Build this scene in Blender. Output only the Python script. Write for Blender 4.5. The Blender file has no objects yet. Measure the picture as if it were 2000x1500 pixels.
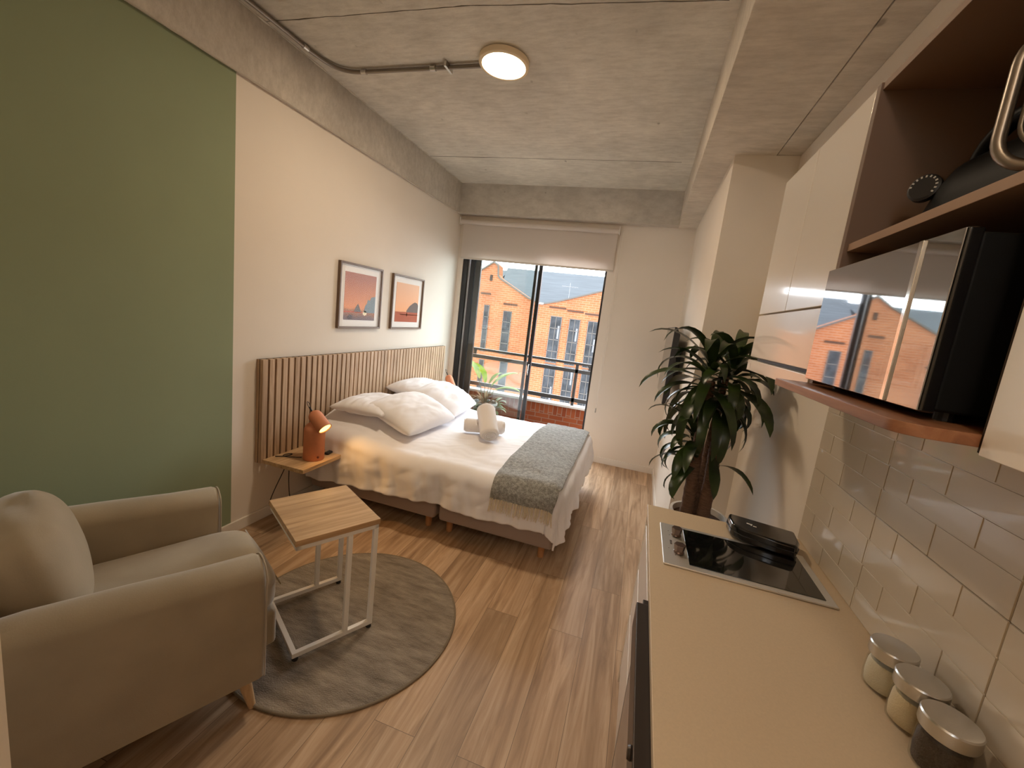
import bpy, bmesh, math, random
from mathutils import Vector, Matrix, noise as mn
R = random.Random(7)
PI = math.pi
sc = bpy.context.scene
COL = sc.collection

# ---------------------------------------------------------------- camera, world, lights, exposure
cam_d = bpy.data.cameras.new('camera'); cam = bpy.data.objects.new('camera', cam_d); COL.objects.link(cam)
rx = Vector((0.95278497, 0.27823526, 0.1215975)); ux = Vector((-0.15822961, 0.11315664, 0.98089702)); fx = Vector((-0.25916057, 0.95382426, -0.151839))
M = Matrix((rx, ux, -fx)).transposed().to_4x4(); M.translation = Vector((2.395, 0.0, 1.645)); cam.matrix_world = M
cam_d.sensor_width = 36; cam_d.lens = 793.47 / 2000 * 36
cam_d.shift_x = -(1025.87 - 1000) / 2000; cam_d.shift_y = (740.58 - 750) / 2000
cam_d.clip_start = 0.02; cam_d.clip_end = 200
sc.camera = cam

w = bpy.data.worlds.new('overcast_sky'); sc.world = w; w.use_nodes = True
wn = w.node_tree; wn.nodes.clear()
bg = wn.nodes.new('ShaderNodeBackground'); bg.inputs['Color'].default_value = (0.88, 0.94, 1.0, 1); bg.inputs['Strength'].default_value = 9.2
wo = wn.nodes.new('ShaderNodeOutputWorld'); wn.links.new(bg.outputs[0], wo.inputs[0])

def area(name, loc, rot, sx, sy, power, color, shape='RECTANGLE', portal=False, spread=None):
    l = bpy.data.lights.new(name, 'AREA'); l.shape = shape; l.size = sx; l.size_y = sy; l.energy = power; l.color = color
    if portal: l.cycles.is_portal = True
    if spread: l.spread = spread
    o = bpy.data.objects.new(name, l); o.location = loc; o.rotation_euler = rot; COL.objects.link(o); return o
area('balcony_door_portal', (0.97, 4.99, 1.22), (-PI/2, 0, 0), 1.9, 2.45, 1, (1, 1, 1), portal=True)

sc.view_settings.view_transform = 'Standard'; sc.view_settings.look = 'None'; sc.view_settings.gamma = 1
sc.view_settings.use_curve_mapping = False
sc.view_settings.exposure = 0.52
sc.cycles.use_denoising = True
sc.cycles.max_bounces = 12; sc.cycles.diffuse_bounces = 7; sc.cycles.glossy_bounces = 5; sc.cycles.transparent_max_bounces = 12
sc.cycles.caustics_reflective = False; sc.cycles.caustics_refractive = False
sc.cycles.sample_clamp_indirect = 6

# ---------------------------------------------------------------- materials
MATS = {}
def node_mat(name):
    m = bpy.data.materials.new(name); m.use_nodes = True; nt = m.node_tree; b = nt.nodes['Principled BSDF']; return m, nt, b
def C4(c): return (c[0], c[1], c[2], 1)
def mat(name, col, rough=0.5, metal=0.0, coat=0.0, spec=None, emit=None, es=0, var=0.0, vscale=8, bump=0.0, bscale=60, sheen=0.0, stretch=None, trans=0.0, coat_rough=0.03):
    if name in MATS: return MATS[name]
    m, nt, b = node_mat(name)
    b.inputs['Base Color'].default_value = C4(col); b.inputs['Roughness'].default_value = rough; b.inputs['Metallic'].default_value = metal
    b.inputs['Coat Weight'].default_value = coat; b.inputs['Coat Roughness'].default_value = coat_rough
    if spec is not None: b.inputs['Specular IOR Level'].default_value = spec
    if sheen: b.inputs['Sheen Weight'].default_value = sheen; b.inputs['Sheen Roughness'].default_value = 0.4
    if trans: b.inputs['Transmission Weight'].default_value = trans
    if emit: b.inputs['Emission Color'].default_value = C4(emit); b.inputs['Emission Strength'].default_value = es
    tc = nt.nodes.new('ShaderNodeTexCoord'); mp = nt.nodes.new('ShaderNodeMapping'); nt.links.new(tc.outputs['Object'], mp.inputs['Vector'])
    if stretch: mp.inputs['Scale'].default_value = stretch
    if var:
        n = nt.nodes.new('ShaderNodeTexNoise'); n.inputs['Scale'].default_value = vscale; n.inputs['Detail'].default_value = 6
        nt.links.new(mp.outputs[0], n.inputs['Vector'])
        r = nt.nodes.new('ShaderNodeValToRGB'); r.color_ramp.elements[0].position = 0.3; r.color_ramp.elements[1].position = 0.7
        r.color_ramp.elements[0].color = C4([c * (1 - var) for c in col]); r.color_ramp.elements[1].color = C4([min(1, c * (1 + var)) for c in col])
        nt.links.new(n.outputs['Fac'], r.inputs['Fac']); nt.links.new(r.outputs[0], b.inputs['Base Color'])
    if bump:
        n2 = nt.nodes.new('ShaderNodeTexNoise'); n2.inputs['Scale'].default_value = bscale; n2.inputs['Detail'].default_value = 4
        nt.links.new(mp.outputs[0], n2.inputs['Vector'])
        bp = nt.nodes.new('ShaderNodeBump'); bp.inputs['Strength'].default_value = bump; bp.inputs['Distance'].default_value = 0.01
        nt.links.new(n2.outputs['Fac'], bp.inputs['Height']); nt.links.new(bp.outputs[0], b.inputs['Normal'])
    MATS[name] = m; return m

def wood_mat(name, c1, c2, c3, axis='y', scale=1.0, rough=0.45, plank=None, bump=0.1):
    if name in MATS: return MATS[name]
    m, nt, b = node_mat(name); L = nt.links.new
    tc = nt.nodes.new('ShaderNodeTexCoord')
    src = tc.outputs['Object']
    st = {'x': (0.9, 14, 14), 'y': (14, 0.9, 14), 'z': (14, 14, 0.9)}[axis]
    mp = nt.nodes.new('ShaderNodeMapping'); mp.inputs['Scale'].default_value = [s * scale for s in st]
    vec = src
    if plank:
        # planks run along y: brick texture with x/y swapped gives a random value for each board
        sep = nt.nodes.new('ShaderNodeSeparateXYZ'); L(src, sep.inputs[0]); cmb = nt.nodes.new('ShaderNodeCombineXYZ')
        L(sep.outputs['Y'], cmb.inputs['X']); L(sep.outputs['X'], cmb.inputs['Y'])
        br = nt.nodes.new('ShaderNodeTexBrick'); L(cmb.outputs[0], br.inputs['Vector'])
        br.inputs['Color1'].default_value = (0, 0, 0, 1); br.inputs['Color2'].default_value = (1, 1, 1, 1); br.inputs['Mortar'].default_value = (0.5, 0.5, 0.5, 1)
        br.inputs['Scale'].default_value = 1; br.inputs['Mortar Size'].default_value = 0.0011; br.inputs['Mortar Smooth'].default_value = 0.3
        br.inputs['Brick Width'].default_value = 1.22; br.inputs['Row Height'].default_value = 0.18; br.offset = 0.37; br.offset_frequency = 2
        sc2 = nt.nodes.new('ShaderNodeVectorMath'); sc2.operation = 'SCALE'; sc2.inputs['Scale'].default_value = 7.3; L(br.outputs['Color'], sc2.inputs[0])
        add = nt.nodes.new('ShaderNodeVectorMath'); add.operation = 'ADD'; L(src, add.inputs[0]); L(sc2.outputs[0], add.inputs[1]); vec = add.outputs[0]
    L(vec, mp.inputs['Vector'])
    n = nt.nodes.new('ShaderNodeTexNoise'); n.inputs['Scale'].default_value = 1.6; n.inputs['Detail'].default_value = 9; n.inputs['Roughness'].default_value = 0.62; n.inputs['Distortion'].default_value = 0.9
    L(mp.outputs[0], n.inputs['Vector'])
    r = nt.nodes.new('ShaderNodeValToRGB'); e = r.color_ramp.elements; e[0].position = 0.3; e[0].color = C4(c1); e[1].position = 0.68; e[1].color = C4(c3)
    e2 = r.color_ramp.elements.new(0.48); e2.color = C4(c2)
    L(n.outputs['Fac'], r.inputs['Fac']); out = r.outputs[0]
    # larger, slower cathedral streaks
    mp2 = nt.nodes.new('ShaderNodeMapping'); mp2.inputs['Scale'].default_value = [s * 0.3 * scale for s in st]; L(vec, mp2.inputs['Vector'])
    n3 = nt.nodes.new('ShaderNodeTexNoise'); n3.inputs['Scale'].default_value = 1.5; n3.inputs['Detail'].default_value = 5; L(mp2.outputs[0], n3.inputs['Vector'])
    mx = nt.nodes.new('ShaderNodeMix'); mx.data_type = 'RGBA'; mx.blend_type = 'MULTIPLY'; mx.inputs[0].default_value = 0.55
    r3 = nt.nodes.new('ShaderNodeValToRGB'); r3.color_ramp.elements[0].position = .3; r3.color_ramp.elements[1].position = .7
    r3.color_ramp.elements[0].color = (.55, .5, .46, 1); r3.color_ramp.elements[1].color = (1.15, 1.12, 1.1, 1)
    L(n3.outputs['Fac'], r3.inputs['Fac']); L(out, mx.inputs[6]); L(r3.outputs[0], mx.inputs[7]); out = mx.outputs[2]
    if plank:
        mx2 = nt.nodes.new('ShaderNodeMix'); mx2.data_type = 'RGBA'; mx2.blend_type = 'MULTIPLY'; mx2.inputs[0].default_value = 1
        r2 = nt.nodes.new('ShaderNodeValToRGB'); r2.color_ramp.elements[0].color = (.82, .8, .78, 1); r2.color_ramp.elements[1].color = (1.12, 1.1, 1.08, 1)
        L(br.outputs['Color'], r2.inputs['Fac']); L(out, mx2.inputs[6]); L(r2.outputs[0], mx2.inputs[7]); out = mx2.outputs[2]
        mx3 = nt.nodes.new('ShaderNodeMix'); mx3.data_type = 'RGBA'; mx3.inputs[7].default_value = C4([c * .45 for c in c1]); L(br.outputs['Fac'], mx3.inputs[0]); L(out, mx3.inputs[6]); out = mx3.outputs[2]
    L(out, b.inputs['Base Color']); b.inputs['Roughness'].default_value = rough
    bp = nt.nodes.new('ShaderNodeBump'); bp.inputs['Strength'].default_value = bump; bp.inputs['Distance'].default_value = 0.004
    L(n.outputs['Fac'], bp.inputs['Height']); L(bp.outputs[0], b.inputs['Normal'])
    MATS[name] = m; return m

def concrete_mat(name, base, seed=0, rough=0.75):
    if name in MATS: return MATS[name]
    m, nt, b = node_mat(name); L = nt.links.new
    tc = nt.nodes.new('ShaderNodeTexCoord'); mp = nt.nodes.new('ShaderNodeMapping'); mp.inputs['Location'].default_value = (seed, seed * .7, seed * .3); L(tc.outputs['Object'], mp.inputs['Vector'])
    n1 = nt.nodes.new('ShaderNodeTexNoise'); n1.inputs['Scale'].default_value = 1.6; n1.inputs['Detail'].default_value = 8; n1.inputs['Roughness'].default_value = .65; L(mp.outputs[0], n1.inputs['Vector'])
    r1 = nt.nodes.new('ShaderNodeValToRGB'); e = r1.color_ramp.elements
    e[0].position = .3; e[0].color = C4([c * .85 for c in base]); e[1].position = .7; e[1].color = C4([c * 1.2 for c in base]); L(n1.outputs['Fac'], r1.inputs['Fac'])
    mp2 = nt.nodes.new('ShaderNodeMapping'); mp2.inputs['Scale'].default_value = (6, 22, 12); L(mp.outputs[0], mp2.inputs['Vector'])
    n2 = nt.nodes.new('ShaderNodeTexNoise'); n2.inputs['Scale'].default_value = 1.4; n2.inputs['Detail'].default_value = 9; n2.inputs['Roughness'].default_value = .7; L(mp2.outputs[0], n2.inputs['Vector'])
    r2 = nt.nodes.new('ShaderNodeValToRGB'); r2.color_ramp.elements[0].position = .28; r2.color_ramp.elements[0].color = (.74, .72, .69, 1); r2.color_ramp.elements[1].position = .6; r2.color_ramp.elements[1].color = (1.05, 1.05, 1.04, 1); L(n2.outputs['Fac'], r2.inputs['Fac'])
    mx = nt.nodes.new('ShaderNodeMix'); mx.data_type = 'RGBA'; mx.blend_type = 'MULTIPLY'; mx.inputs[0].default_value = .75; L(r1.outputs[0], mx.inputs[6]); L(r2.outputs[0], mx.inputs[7])
    v = nt.nodes.new('ShaderNodeTexVoronoi'); v.inputs['Scale'].default_value = 6.5; mpv = nt.nodes.new('ShaderNodeMapping'); mpv.inputs['Scale'].default_value = (1, .55, 1); L(mp.outputs[0], mpv.inputs['Vector']); L(mpv.outputs[0], v.inputs['Vector'])
    r3 = nt.nodes.new('ShaderNodeValToRGB'); r3.color_ramp.elements[0].position = .045; r3.color_ramp.elements[0].color = (.30, .28, .25, 1); r3.color_ramp.elements[1].position = .10; r3.color_ramp.elements[1].color = (1, 1, 1, 1); nd = nt.nodes.new('ShaderNodeTexNoise'); nd.inputs['Scale'].default_value = 5; nd.inputs['Detail'].default_value = 6; L(mp.outputs[0], nd.inputs['Vector']); mn_ = nt.nodes.new('ShaderNodeMath'); mn_.operation = 'MULTIPLY_ADD'; mn_.inputs[1].default_value = .55; mn_.inputs[2].default_value = -.23; L(nd.outputs['Fac'], mn_.inputs[0]); sm = nt.nodes.new('ShaderNodeMath'); sm.operation = 'ADD'; L(v.outputs['Distance'], sm.inputs[0]); L(mn_.outputs[0], sm.inputs[1]); L(sm.outputs[0], r3.inputs['Fac'])
    mx2 = nt.nodes.new('ShaderNodeMix'); mx2.data_type = 'RGBA'; mx2.blend_type = 'MULTIPLY'; mx2.inputs[0].default_value = .6; L(mx.outputs[2], mx2.inputs[6]); L(r3.outputs[0], mx2.inputs[7])
    L(mx2.outputs[2], b.inputs['Base Color']); b.inputs['Roughness'].default_value = rough
    bp = nt.nodes.new('ShaderNodeBump'); bp.inputs['Strength'].default_value = .35; bp.inputs['Distance'].default_value = .01; L(n2.outputs['Fac'], bp.inputs['Height']); L(bp.outputs[0], b.inputs['Normal'])
    MATS[name] = m; return m

def brick_mat(name, c1, c2, mortar, scale=1.0, bw=.25, rh=.075, ms=.008, swap=None):
    if name in MATS: return MATS[name]
    m, nt, b = node_mat(name); L = nt.links.new
    tc = nt.nodes.new('ShaderNodeTexCoord'); sep = nt.nodes.new('ShaderNodeSeparateXYZ'); cmb = nt.nodes.new('ShaderNodeCombineXYZ')
    L(tc.outputs['Object'], sep.inputs[0]); L(sep.outputs['X'], cmb.inputs['X']); L(sep.outputs['Z'], cmb.inputs['Y'])
    if swap: cmb = nt.nodes.new('ShaderNodeCombineXYZ'); L(sep.outputs['Z'], cmb.inputs['X']); L(sep.outputs['X'], cmb.inputs['Y'])
    br = nt.nodes.new('ShaderNodeTexBrick'); L(cmb.outputs[0], br.inputs['Vector']); br.inputs['Scale'].default_value = scale
    br.inputs['Color1'].default_value = C4(c1); br.inputs['Color2'].default_value = C4(c2); br.inputs['Mortar'].default_value = C4(mortar)
    br.inputs['Brick Width'].default_value = bw; br.inputs['Row Height'].default_value = rh; br.inputs['Mortar Size'].default_value = ms
    n = nt.nodes.new('ShaderNodeTexNoise'); n.inputs['Scale'].default_value = .9; n.inputs['Detail'].default_value = 6; L(tc.outputs['Object'], n.inputs['Vector'])
    r = nt.nodes.new('ShaderNodeValToRGB'); r.color_ramp.elements[0].position = .3; r.color_ramp.elements[1].position = .7; r.color_ramp.elements[0].color = (.8, .72, .68, 1); r.color_ramp.elements[1].color = (1.1, 1.12, 1.08, 1); L(n.outputs['Fac'], r.inputs['Fac'])
    mx = nt.nodes.new('ShaderNodeMix'); mx.data_type = 'RGBA'; mx.blend_type = 'MULTIPLY'; mx.inputs[0].default_value = 1; L(br.outputs['Color'], mx.inputs[6]); L(r.outputs[0], mx.inputs[7])
    L(mx.outputs[2], b.inputs['Base Color']); b.inputs['Roughness'].default_value = .92; b.inputs['Specular IOR Level'].default_value = .12
    MATS[name] = m; return m

def glass_mat(name, tint=(1, 1, 1), refl=0.06, rough=0.0, k=1.0):
    if name in MATS: return MATS[name]
    m = bpy.data.materials.new(name); m.use_nodes = True; nt = m.node_tree; nt.nodes.clear(); L = nt.links.new
    t = nt.nodes.new('ShaderNodeBsdfTransparent'); t.inputs[0].default_value = C4(tint); g = nt.nodes.new('ShaderNodeBsdfGlossy'); g.inputs['Roughness'].default_value = rough
    lw = nt.nodes.new('ShaderNodeFresnel'); lw.inputs['IOR'].default_value = 1.45
    ad = nt.nodes.new('ShaderNodeMath'); ad.operation = 'MULTIPLY_ADD'; ad.inputs[1].default_value = k; ad.inputs[2].default_value = max(0, refl - .04); L(lw.outputs[0], ad.inputs[0])
    ge = nt.nodes.new('ShaderNodeNewGeometry'); inv = nt.nodes.new('ShaderNodeMath'); inv.operation = 'SUBTRACT'; inv.inputs[0].default_value = 1; L(ge.outputs['Backfacing'], inv.inputs[1])
    mu = nt.nodes.new('ShaderNodeMath'); mu.operation = 'MULTIPLY'; L(ad.outputs[0], mu.inputs[0]); L(inv.outputs[0], mu.inputs[1]); ad = mu
    mx = nt.nodes.new('ShaderNodeMixShader'); o = nt.nodes.new('ShaderNodeOutputMaterial'); L(ad.outputs[0], mx.inputs[0]); L(t.outputs[0], mx.inputs[1]); L(g.outputs[0], mx.inputs[2]); L(mx.outputs[0], o.inputs[0])
    MATS[name] = m; return m

def fabric_translucent(name, col, k=.35):
    if name in MATS: return MATS[name]
    m = bpy.data.materials.new(name); m.use_nodes = True; nt = m.node_tree; nt.nodes.clear(); L = nt.links.new
    d = nt.nodes.new('ShaderNodeBsdfDiffuse'); d.inputs[0].default_value = C4(col); t = nt.nodes.new('ShaderNodeBsdfTranslucent'); t.inputs[0].default_value = C4(col)
    mx = nt.nodes.new('ShaderNodeMixShader'); mx.inputs[0].default_value = k; o = nt.nodes.new('ShaderNodeOutputMaterial')
    L(d.outputs[0], mx.inputs[1]); L(t.outputs[0], mx.inputs[2]); L(mx.outputs[0], o.inputs[0]); MATS[name] = m; return m

WHITE = mat('white_wall_paint', (.76, .70, .62), .85, var=.02, vscale=2, bump=.03, bscale=120)
GREEN = mat('sage_green_wall_paint', (.255, .305, .190), .85, var=.03, vscale=2, bump=.03, bscale=120)
CONC = concrete_mat('ceiling_concrete', (.66, .63, .56), 3)
CONCB = concrete_mat('beam_concrete', (.55, .515, .46), 11)
FLOOR = wood_mat('oak_laminate_floor', (.30, .195, .118), (.49, .34, .215), (.66, .50, .35), 'y', 1.0, .40, plank=True)
OAK = wood_mat('light_oak_board', (.36, .22, .11), (.55, .37, .20), (.68, .49, .30), 'y', 1.3, .45)
OAKX = wood_mat('light_oak_top', (.36, .22, .11), (.52, .34, .18), (.66, .46, .27), 'x', 1.3, .4)
SLAT = wood_mat('oak_slats', (.34, .22, .13), (.52, .37, .24), (.66, .50, .35), 'z', 1.5, .5)
DARKGAP = mat('dark_backing', (.035, .022, .015), .8)
WENGE = wood_mat('dark_walnut_veneer', (.016, .009, .0035), (.028, .015, .006), (.042, .023, .010), 'z', 1.2, .45)
WENGE.node_tree.nodes['Principled BSDF'].inputs['Specular IOR Level'].default_value = .12
BROWNB = wood_mat('reddish_brown_board', (.19, .075, .035), (.29, .125, .06), (.38, .18, .09), 'y', 1.4, .35)
TRIMW = mat('white_trim', (.78, .74, .68), .4)
BLACKF = mat('black_aluminium', (.012, .013, .015), .35)
GREYF = mat('grey_aluminium', (.35, .36, .38), .35, metal=.6)
GLASS = glass_mat('window_glass', (.96, .98, .97), .09)
PGLASS = glass_mat('picture_glass', (1, 1, 1), .04, 0, .17)
JGLASS = glass_mat('jar_glass', (.97, .98, .97), .06)
BLINDF = fabric_translucent('roller_blind_fabric', (.82, .77, .72), .45)
STEEL = mat('brushed_steel', (.62, .61, .59), .28, metal=1, bump=.04, bscale=200)
CHROME = mat('chrome', (.8, .8, .8), .08, metal=1)
GALV = mat('galvanised_conduit', (.27, .24, .21), .38, metal=.9)
SHEET = mat('white_cotton_sheet', (.88, .87, .90), .9, bump=.05, bscale=300, sheen=.2)
TOWEL = mat('white_terry_towel', (.84, .80, .78), .95, bump=.5, bscale=260, sheen=.4)
BEDF = mat('greige_bed_fabric', (.33, .25, .21), .95, bump=.25, bscale=300, sheen=.3)
VELVET = mat('taupe_velvet', (.36, .295, .205), .8, var=.09, vscale=5, sheen=.7, bump=.06, bscale=240)
PALEW = wood_mat('pale_beech_leg', (.55, .36, .19), (.66, .46, .26), (.75, .56, .34), 'z', 2, .45)
BLACKG = mat('black_gloss', (.008, .008, .009), .12, coat=.6)
BLACKM = mat('black_matte', (.012, .011, .011), .5)
BLACKGLASS = mat('black_ceramic_glass', (.006, .006, .006), .06, coat=1)
MIRRORBLK = mat('mirrored_black_door', (.42, .42, .43), .03, metal=1)
WHITEGLOSS = mat('white_gloss_door', (.82, .765, .69), .28, coat=.7, coat_rough=.08)
WHITEM = mat('white_powder_coat', (.82, .80, .77), .4)
COUNTER = mat('cream_quartz_counter', (.61, .485, .335), .38, var=.03, vscale=180)
TILE = mat('cream_glazed_tile', (.60, .525, .42), .22, coat=.35, bump=.03, bscale=20)
GROUT = mat('grey_tile_grout', (.20, .185, .165), .9)
TERRA = mat('terracotta_lamp', (.62, .235, .115), .65, var=.04, vscale=30)

# ---------------------------------------------------------------- mesh helpers
class MB:
    def __init__(s): s.bm = bmesh.new(); s.mi = 0
    def _tag(s, fs):
        for f in fs: f.material_index = s.mi
    def box(s, x0, x1, y0, y1, z0, z1, M=None):
        v = [s.bm.verts.new((x, y, z)) for x in (x0, x1) for y in (y0, y1) for z in (z0, z1)]
        idx = [(0, 1, 3, 2), (4, 6, 7, 5), (0, 4, 5, 1), (2, 3, 7, 6), (0, 2, 6, 4), (1, 5, 7, 3)]
        s._tag([s.bm.faces.new([v[i] for i in q]) for q in idx])
        if M is not None:
            for q in v: q.co = M @ q.co
        return s
    def tube(s, pts, r, n=10, cap=True, rs=None):
        pts = [Vector(p) for p in pts]; rings = []; prev = None
        for i, p in enumerate(pts):
            t = (pts[min(i + 1, len(pts) - 1)] - pts[max(i - 1, 0)])
            if t.length < 1e-9: t = Vector((0, 0, 1))
            t.normalize()
            if prev is None: a = t.orthogonal().normalized()
            else: a = (prev - t * prev.dot(t)); a = a.normalized() if a.length > 1e-6 else t.orthogonal().normalized()
            prev = a; b = t.cross(a); rr = rs[i] if rs else r
            rings.append([s.bm.verts.new(p + (a * math.cos(2 * PI * k / n) + b * math.sin(2 * PI * k / n)) * rr) for k in range(n)])
        for r0, r1 in zip(rings, rings[1:]):
            s._tag([s.bm.faces.new((r0[k], r0[(k + 1) % n], r1[(k + 1) % n], r1[k])) for k in range(n)])
        if cap: s._tag([s.bm.faces.new(rings[0][::-1]), s.bm.faces.new(rings[-1])])
        return s
    def lathe(s, prof, n=32, M=None, cap=True):
        rings = []
        for (r, z) in prof:
            rings.append([s.bm.verts.new((r * math.cos(2 * PI * k / n), r * math.sin(2 * PI * k / n), z)) for k in range(n)])
        for r0, r1 in zip(rings, rings[1:]):
            s._tag([s.bm.faces.new((r0[k], r0[(k + 1) % n], r1[(k + 1) % n], r1[k])) for k in range(n)])
        if cap: s._tag([s.bm.faces.new(rings[0][::-1]), s.bm.faces.new(rings[-1])])
        if M is not None:
            for rg in rings:
                for q in rg: q.co = M @ q.co
        return s
    def prism(s, poly, h0, h1, axis='z', M=None):
        def P(a, b, h): return {'z': (a, b, h), 'y': (a, h, b), 'x': (h, a, b)}[axis]
        lo = [s.bm.verts.new(P(a, b, h0)) for a, b in poly]; hi = [s.bm.verts.new(P(a, b, h1)) for a, b in poly]; n = len(poly)
        s._tag([s.bm.faces.new(lo[::-1]), s.bm.faces.new(hi)] + [s.bm.faces.new((lo[i], lo[(i + 1) % n], hi[(i + 1) % n], hi[i])) for i in range(n)])
        if M is not None:
            for q in lo + hi: q.co = M @ q.co
        return s
    def grid(s, nu, nv, f, closed_u=False):
        g = [[s.bm.verts.new(f(i / (nu - (0 if closed_u else 1)), j / (nv - 1))) for j in range(nv)] for i in range(nu)]
        fs = []
        for i in range(nu if closed_u else nu - 1):
            for j in range(nv - 1):
                a, b = g[i], g[(i + 1) % nu]; fs.append(s.bm.faces.new((a[j], b[j], b[j + 1], a[j + 1])))
        s._tag(fs); return s
    def build(s, name, m, parent=None, loc=None, smooth=False, bevel=0, bseg=2, sub=0, solid=0, sharp=None, mats=None, rot=None, weld=0):
        if weld: bmesh.ops.remove_doubles(s.bm, verts=s.bm.verts, dist=weld)
        bmesh.ops.recalc_face_normals(s.bm, faces=s.bm.faces)
        if smooth:
            for f in s.bm.faces: f.smooth = True
        me = bpy.data.meshes.new(name); s.bm.to_mesh(me); s.bm.free()
        for q in (mats or [m]): me.materials.append(q)
        o = bpy.data.objects.new(name, me); COL.objects.link(o)
        if loc: o.location = loc
        if rot: o.rotation_euler = rot
        if parent: o.parent = parent
        if solid: md = o.modifiers.new('solid', 'SOLIDIFY'); md.thickness = solid; md.offset = -1
        if bevel:
            md = o.modifiers.new('bevel', 'BEVEL'); md.width = bevel; md.segments = bseg; md.limit_method = 'ANGLE'; md.angle_limit = .6
            for f in me.polygons: f.use_smooth = True
            md.harden_normals = True
        if sub: md = o.modifiers.new('sub', 'SUBSURF'); md.levels = sub; md.render_levels = sub
        if sharp: 
            me.set_sharp_from_angle(angle=sharp)
        return o
def tag(o, label=None, cat=None, group=None, kind=None):
    if label: o['label'] = label
    if cat: o['category'] = cat
    if group: o['group'] = group
    if kind: o['kind'] = kind
    return o
def thing(name, loc, label, cat, rz=0, group=None):
    o = bpy.data.objects.new(name, None); o.empty_display_size = .05; COL.objects.link(o); o.location = loc; o.rotation_euler = (0, 0, rz)
    return tag(o, label, cat, group)
def struct(o): o['kind'] = 'structure'; return o
def copy_tree(o, parent=None):
    c = o.copy(); COL.objects.link(c); c.parent = parent
    for ch in list(o.children): copy_tree(ch, c)
    return c
def N(x, y, z=0.0): return mn.noise(Vector((x, y, z)))
def bez(p0, p1, p2, p3, n=16):
    p0, p1, p2, p3 = map(Vector, (p0, p1, p2, p3)); out = []
    for i in range(n + 1):
        t = i / n; out.append(p0 * (1 - t) ** 3 + p1 * 3 * t * (1 - t) ** 2 + p2 * 3 * t * t * (1 - t) + p3 * t ** 3)
    return out

# ---------------------------------------------------------------- room shell
D = 4.867; W1 = 2.763; W2 = 3.126; ZB = 2.787; ZC = 3.135; YB = 4.743; XR = 2.576; YP = 2.927; YN = -2.2
struct(MB().box(-.15, 3.3, YN - .15, 5.03, -.12, 0).build('floor', FLOOR))
struct(MB().box(-.15, 3.3, YN - .15, 5.03, ZC, ZC + .2).build('ceiling', CONC))
mb = MB(); mb.box(-.15, 0, 1.908, 5.03, 0, ZB); mb.mi = 1; mb.box(-.15, 0, YN, 1.908, 0, ZB)
struct(mb.build('wall_left', WHITE, mats=[WHITE, GREEN]))
mb = MB(); mb.box(0, .07, D, 5.03, 0, ZB); mb.box(1.885, W1, D, 5.03, 0, ZB); mb.box(.07, 1.885, D, 5.03, 2.43, ZB)
struct(mb.build('wall_back', WHITE))
struct(MB().box(W1, 3.3, YP, 5.03, 0, ZB).build('wall_column', WHITE))
struct(MB().box(W2, 3.3, YN, YP, 0, ZB).build('wall_right', WHITE))
struct(MB().box(-.15, 3.3, YN - .15, YN, 0, ZB).build('wall_front', WHITE))
struct(MB().box(0, 1.73, YN, .25, 0, ZC).build('wall_partition', WHITE))
# concrete beams (cast proud of the plaster) with a thin board-mark seam
struct(MB().box(-.15, .02, YN, 5.03, ZB, ZC).build('trim_1', CONCB))
struct(MB().box(.02, XR, YB, 5.03, ZB, ZC).build('trim_2', CONCB))
mb = MB(); mb.box(XR, 2.995, YN, 5.03, ZB, ZC); mb.box(2.999, 3.3, YN, 5.03, ZB + .002, ZC)
struct(mb.build('trim_3', concrete_mat('soffit_concrete', (.60, .55, .48), 21), bevel=.003, bseg=1))
# formwork seams on the slab (thin ridges of squeezed-out cement)
def seam(name, pts, r=.0035):
    P = []
    for (a, b) in zip(pts, pts[1:]):
        n = 26
        for i in range(n): P.append((a[0] + (b[0] - a[0]) * i / n, a[1] + (b[1] - a[1]) * i / n + .006 * N(i * .5, a[1] * 3), ZC - .0005))
    return struct(MB().tube(P, r, 6, rs=[max(.0006, r * (.4 + 1.3 * abs(N(i * .9, 4)))) for i in range(len(P))]).build(name, mat('formwork_seam', (.17, .15, .12), .9)))
seam('trim_4', [(.02, 2.06), (1.264, 2.07), (XR, 2.17)])
seam('trim_5', [(.02, 3.95), (XR, 3.99)])
# mortar fillet left along slab and beam
struct(MB().tube([(.028 + .006 * N(i * .7, 1), 1.6 + i * .0495, ZC - .004) for i in range(64)], .006, 6, rs=[.003 + .012 * max(0, N(i * .6, 9)) for i in range(64)]).build('trim_6', CONC))
struct(MB().tube([(.021, -.5 + i * .08, ZB - .003) for i in range(66)], .006, 6, rs=[.004 + .006 * abs(N(i * .8, 2)) for i in range(66)]).build('trim_7', mat('plaster_bead', (.5, .45, .39), .9)))
BBM = TRIMW
struct(MB().box(1.885, W1 - .014, D - .014, D, 0, .075).build('baseboard_back', BBM, bevel=.003))
struct(MB().box(0, .014, YN, D, 0, .075).build('baseboard_left', BBM, bevel=.003))
struct(MB().box(W1 - .014, W1, YP - .014, D, 0, .075).build('baseboard_column', BBM, bevel=.003))
struct(MB().box(W2 - .014, W2, 1.80, YP, 0, .075).build('baseboard_right', BBM, bevel=.003))

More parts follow.
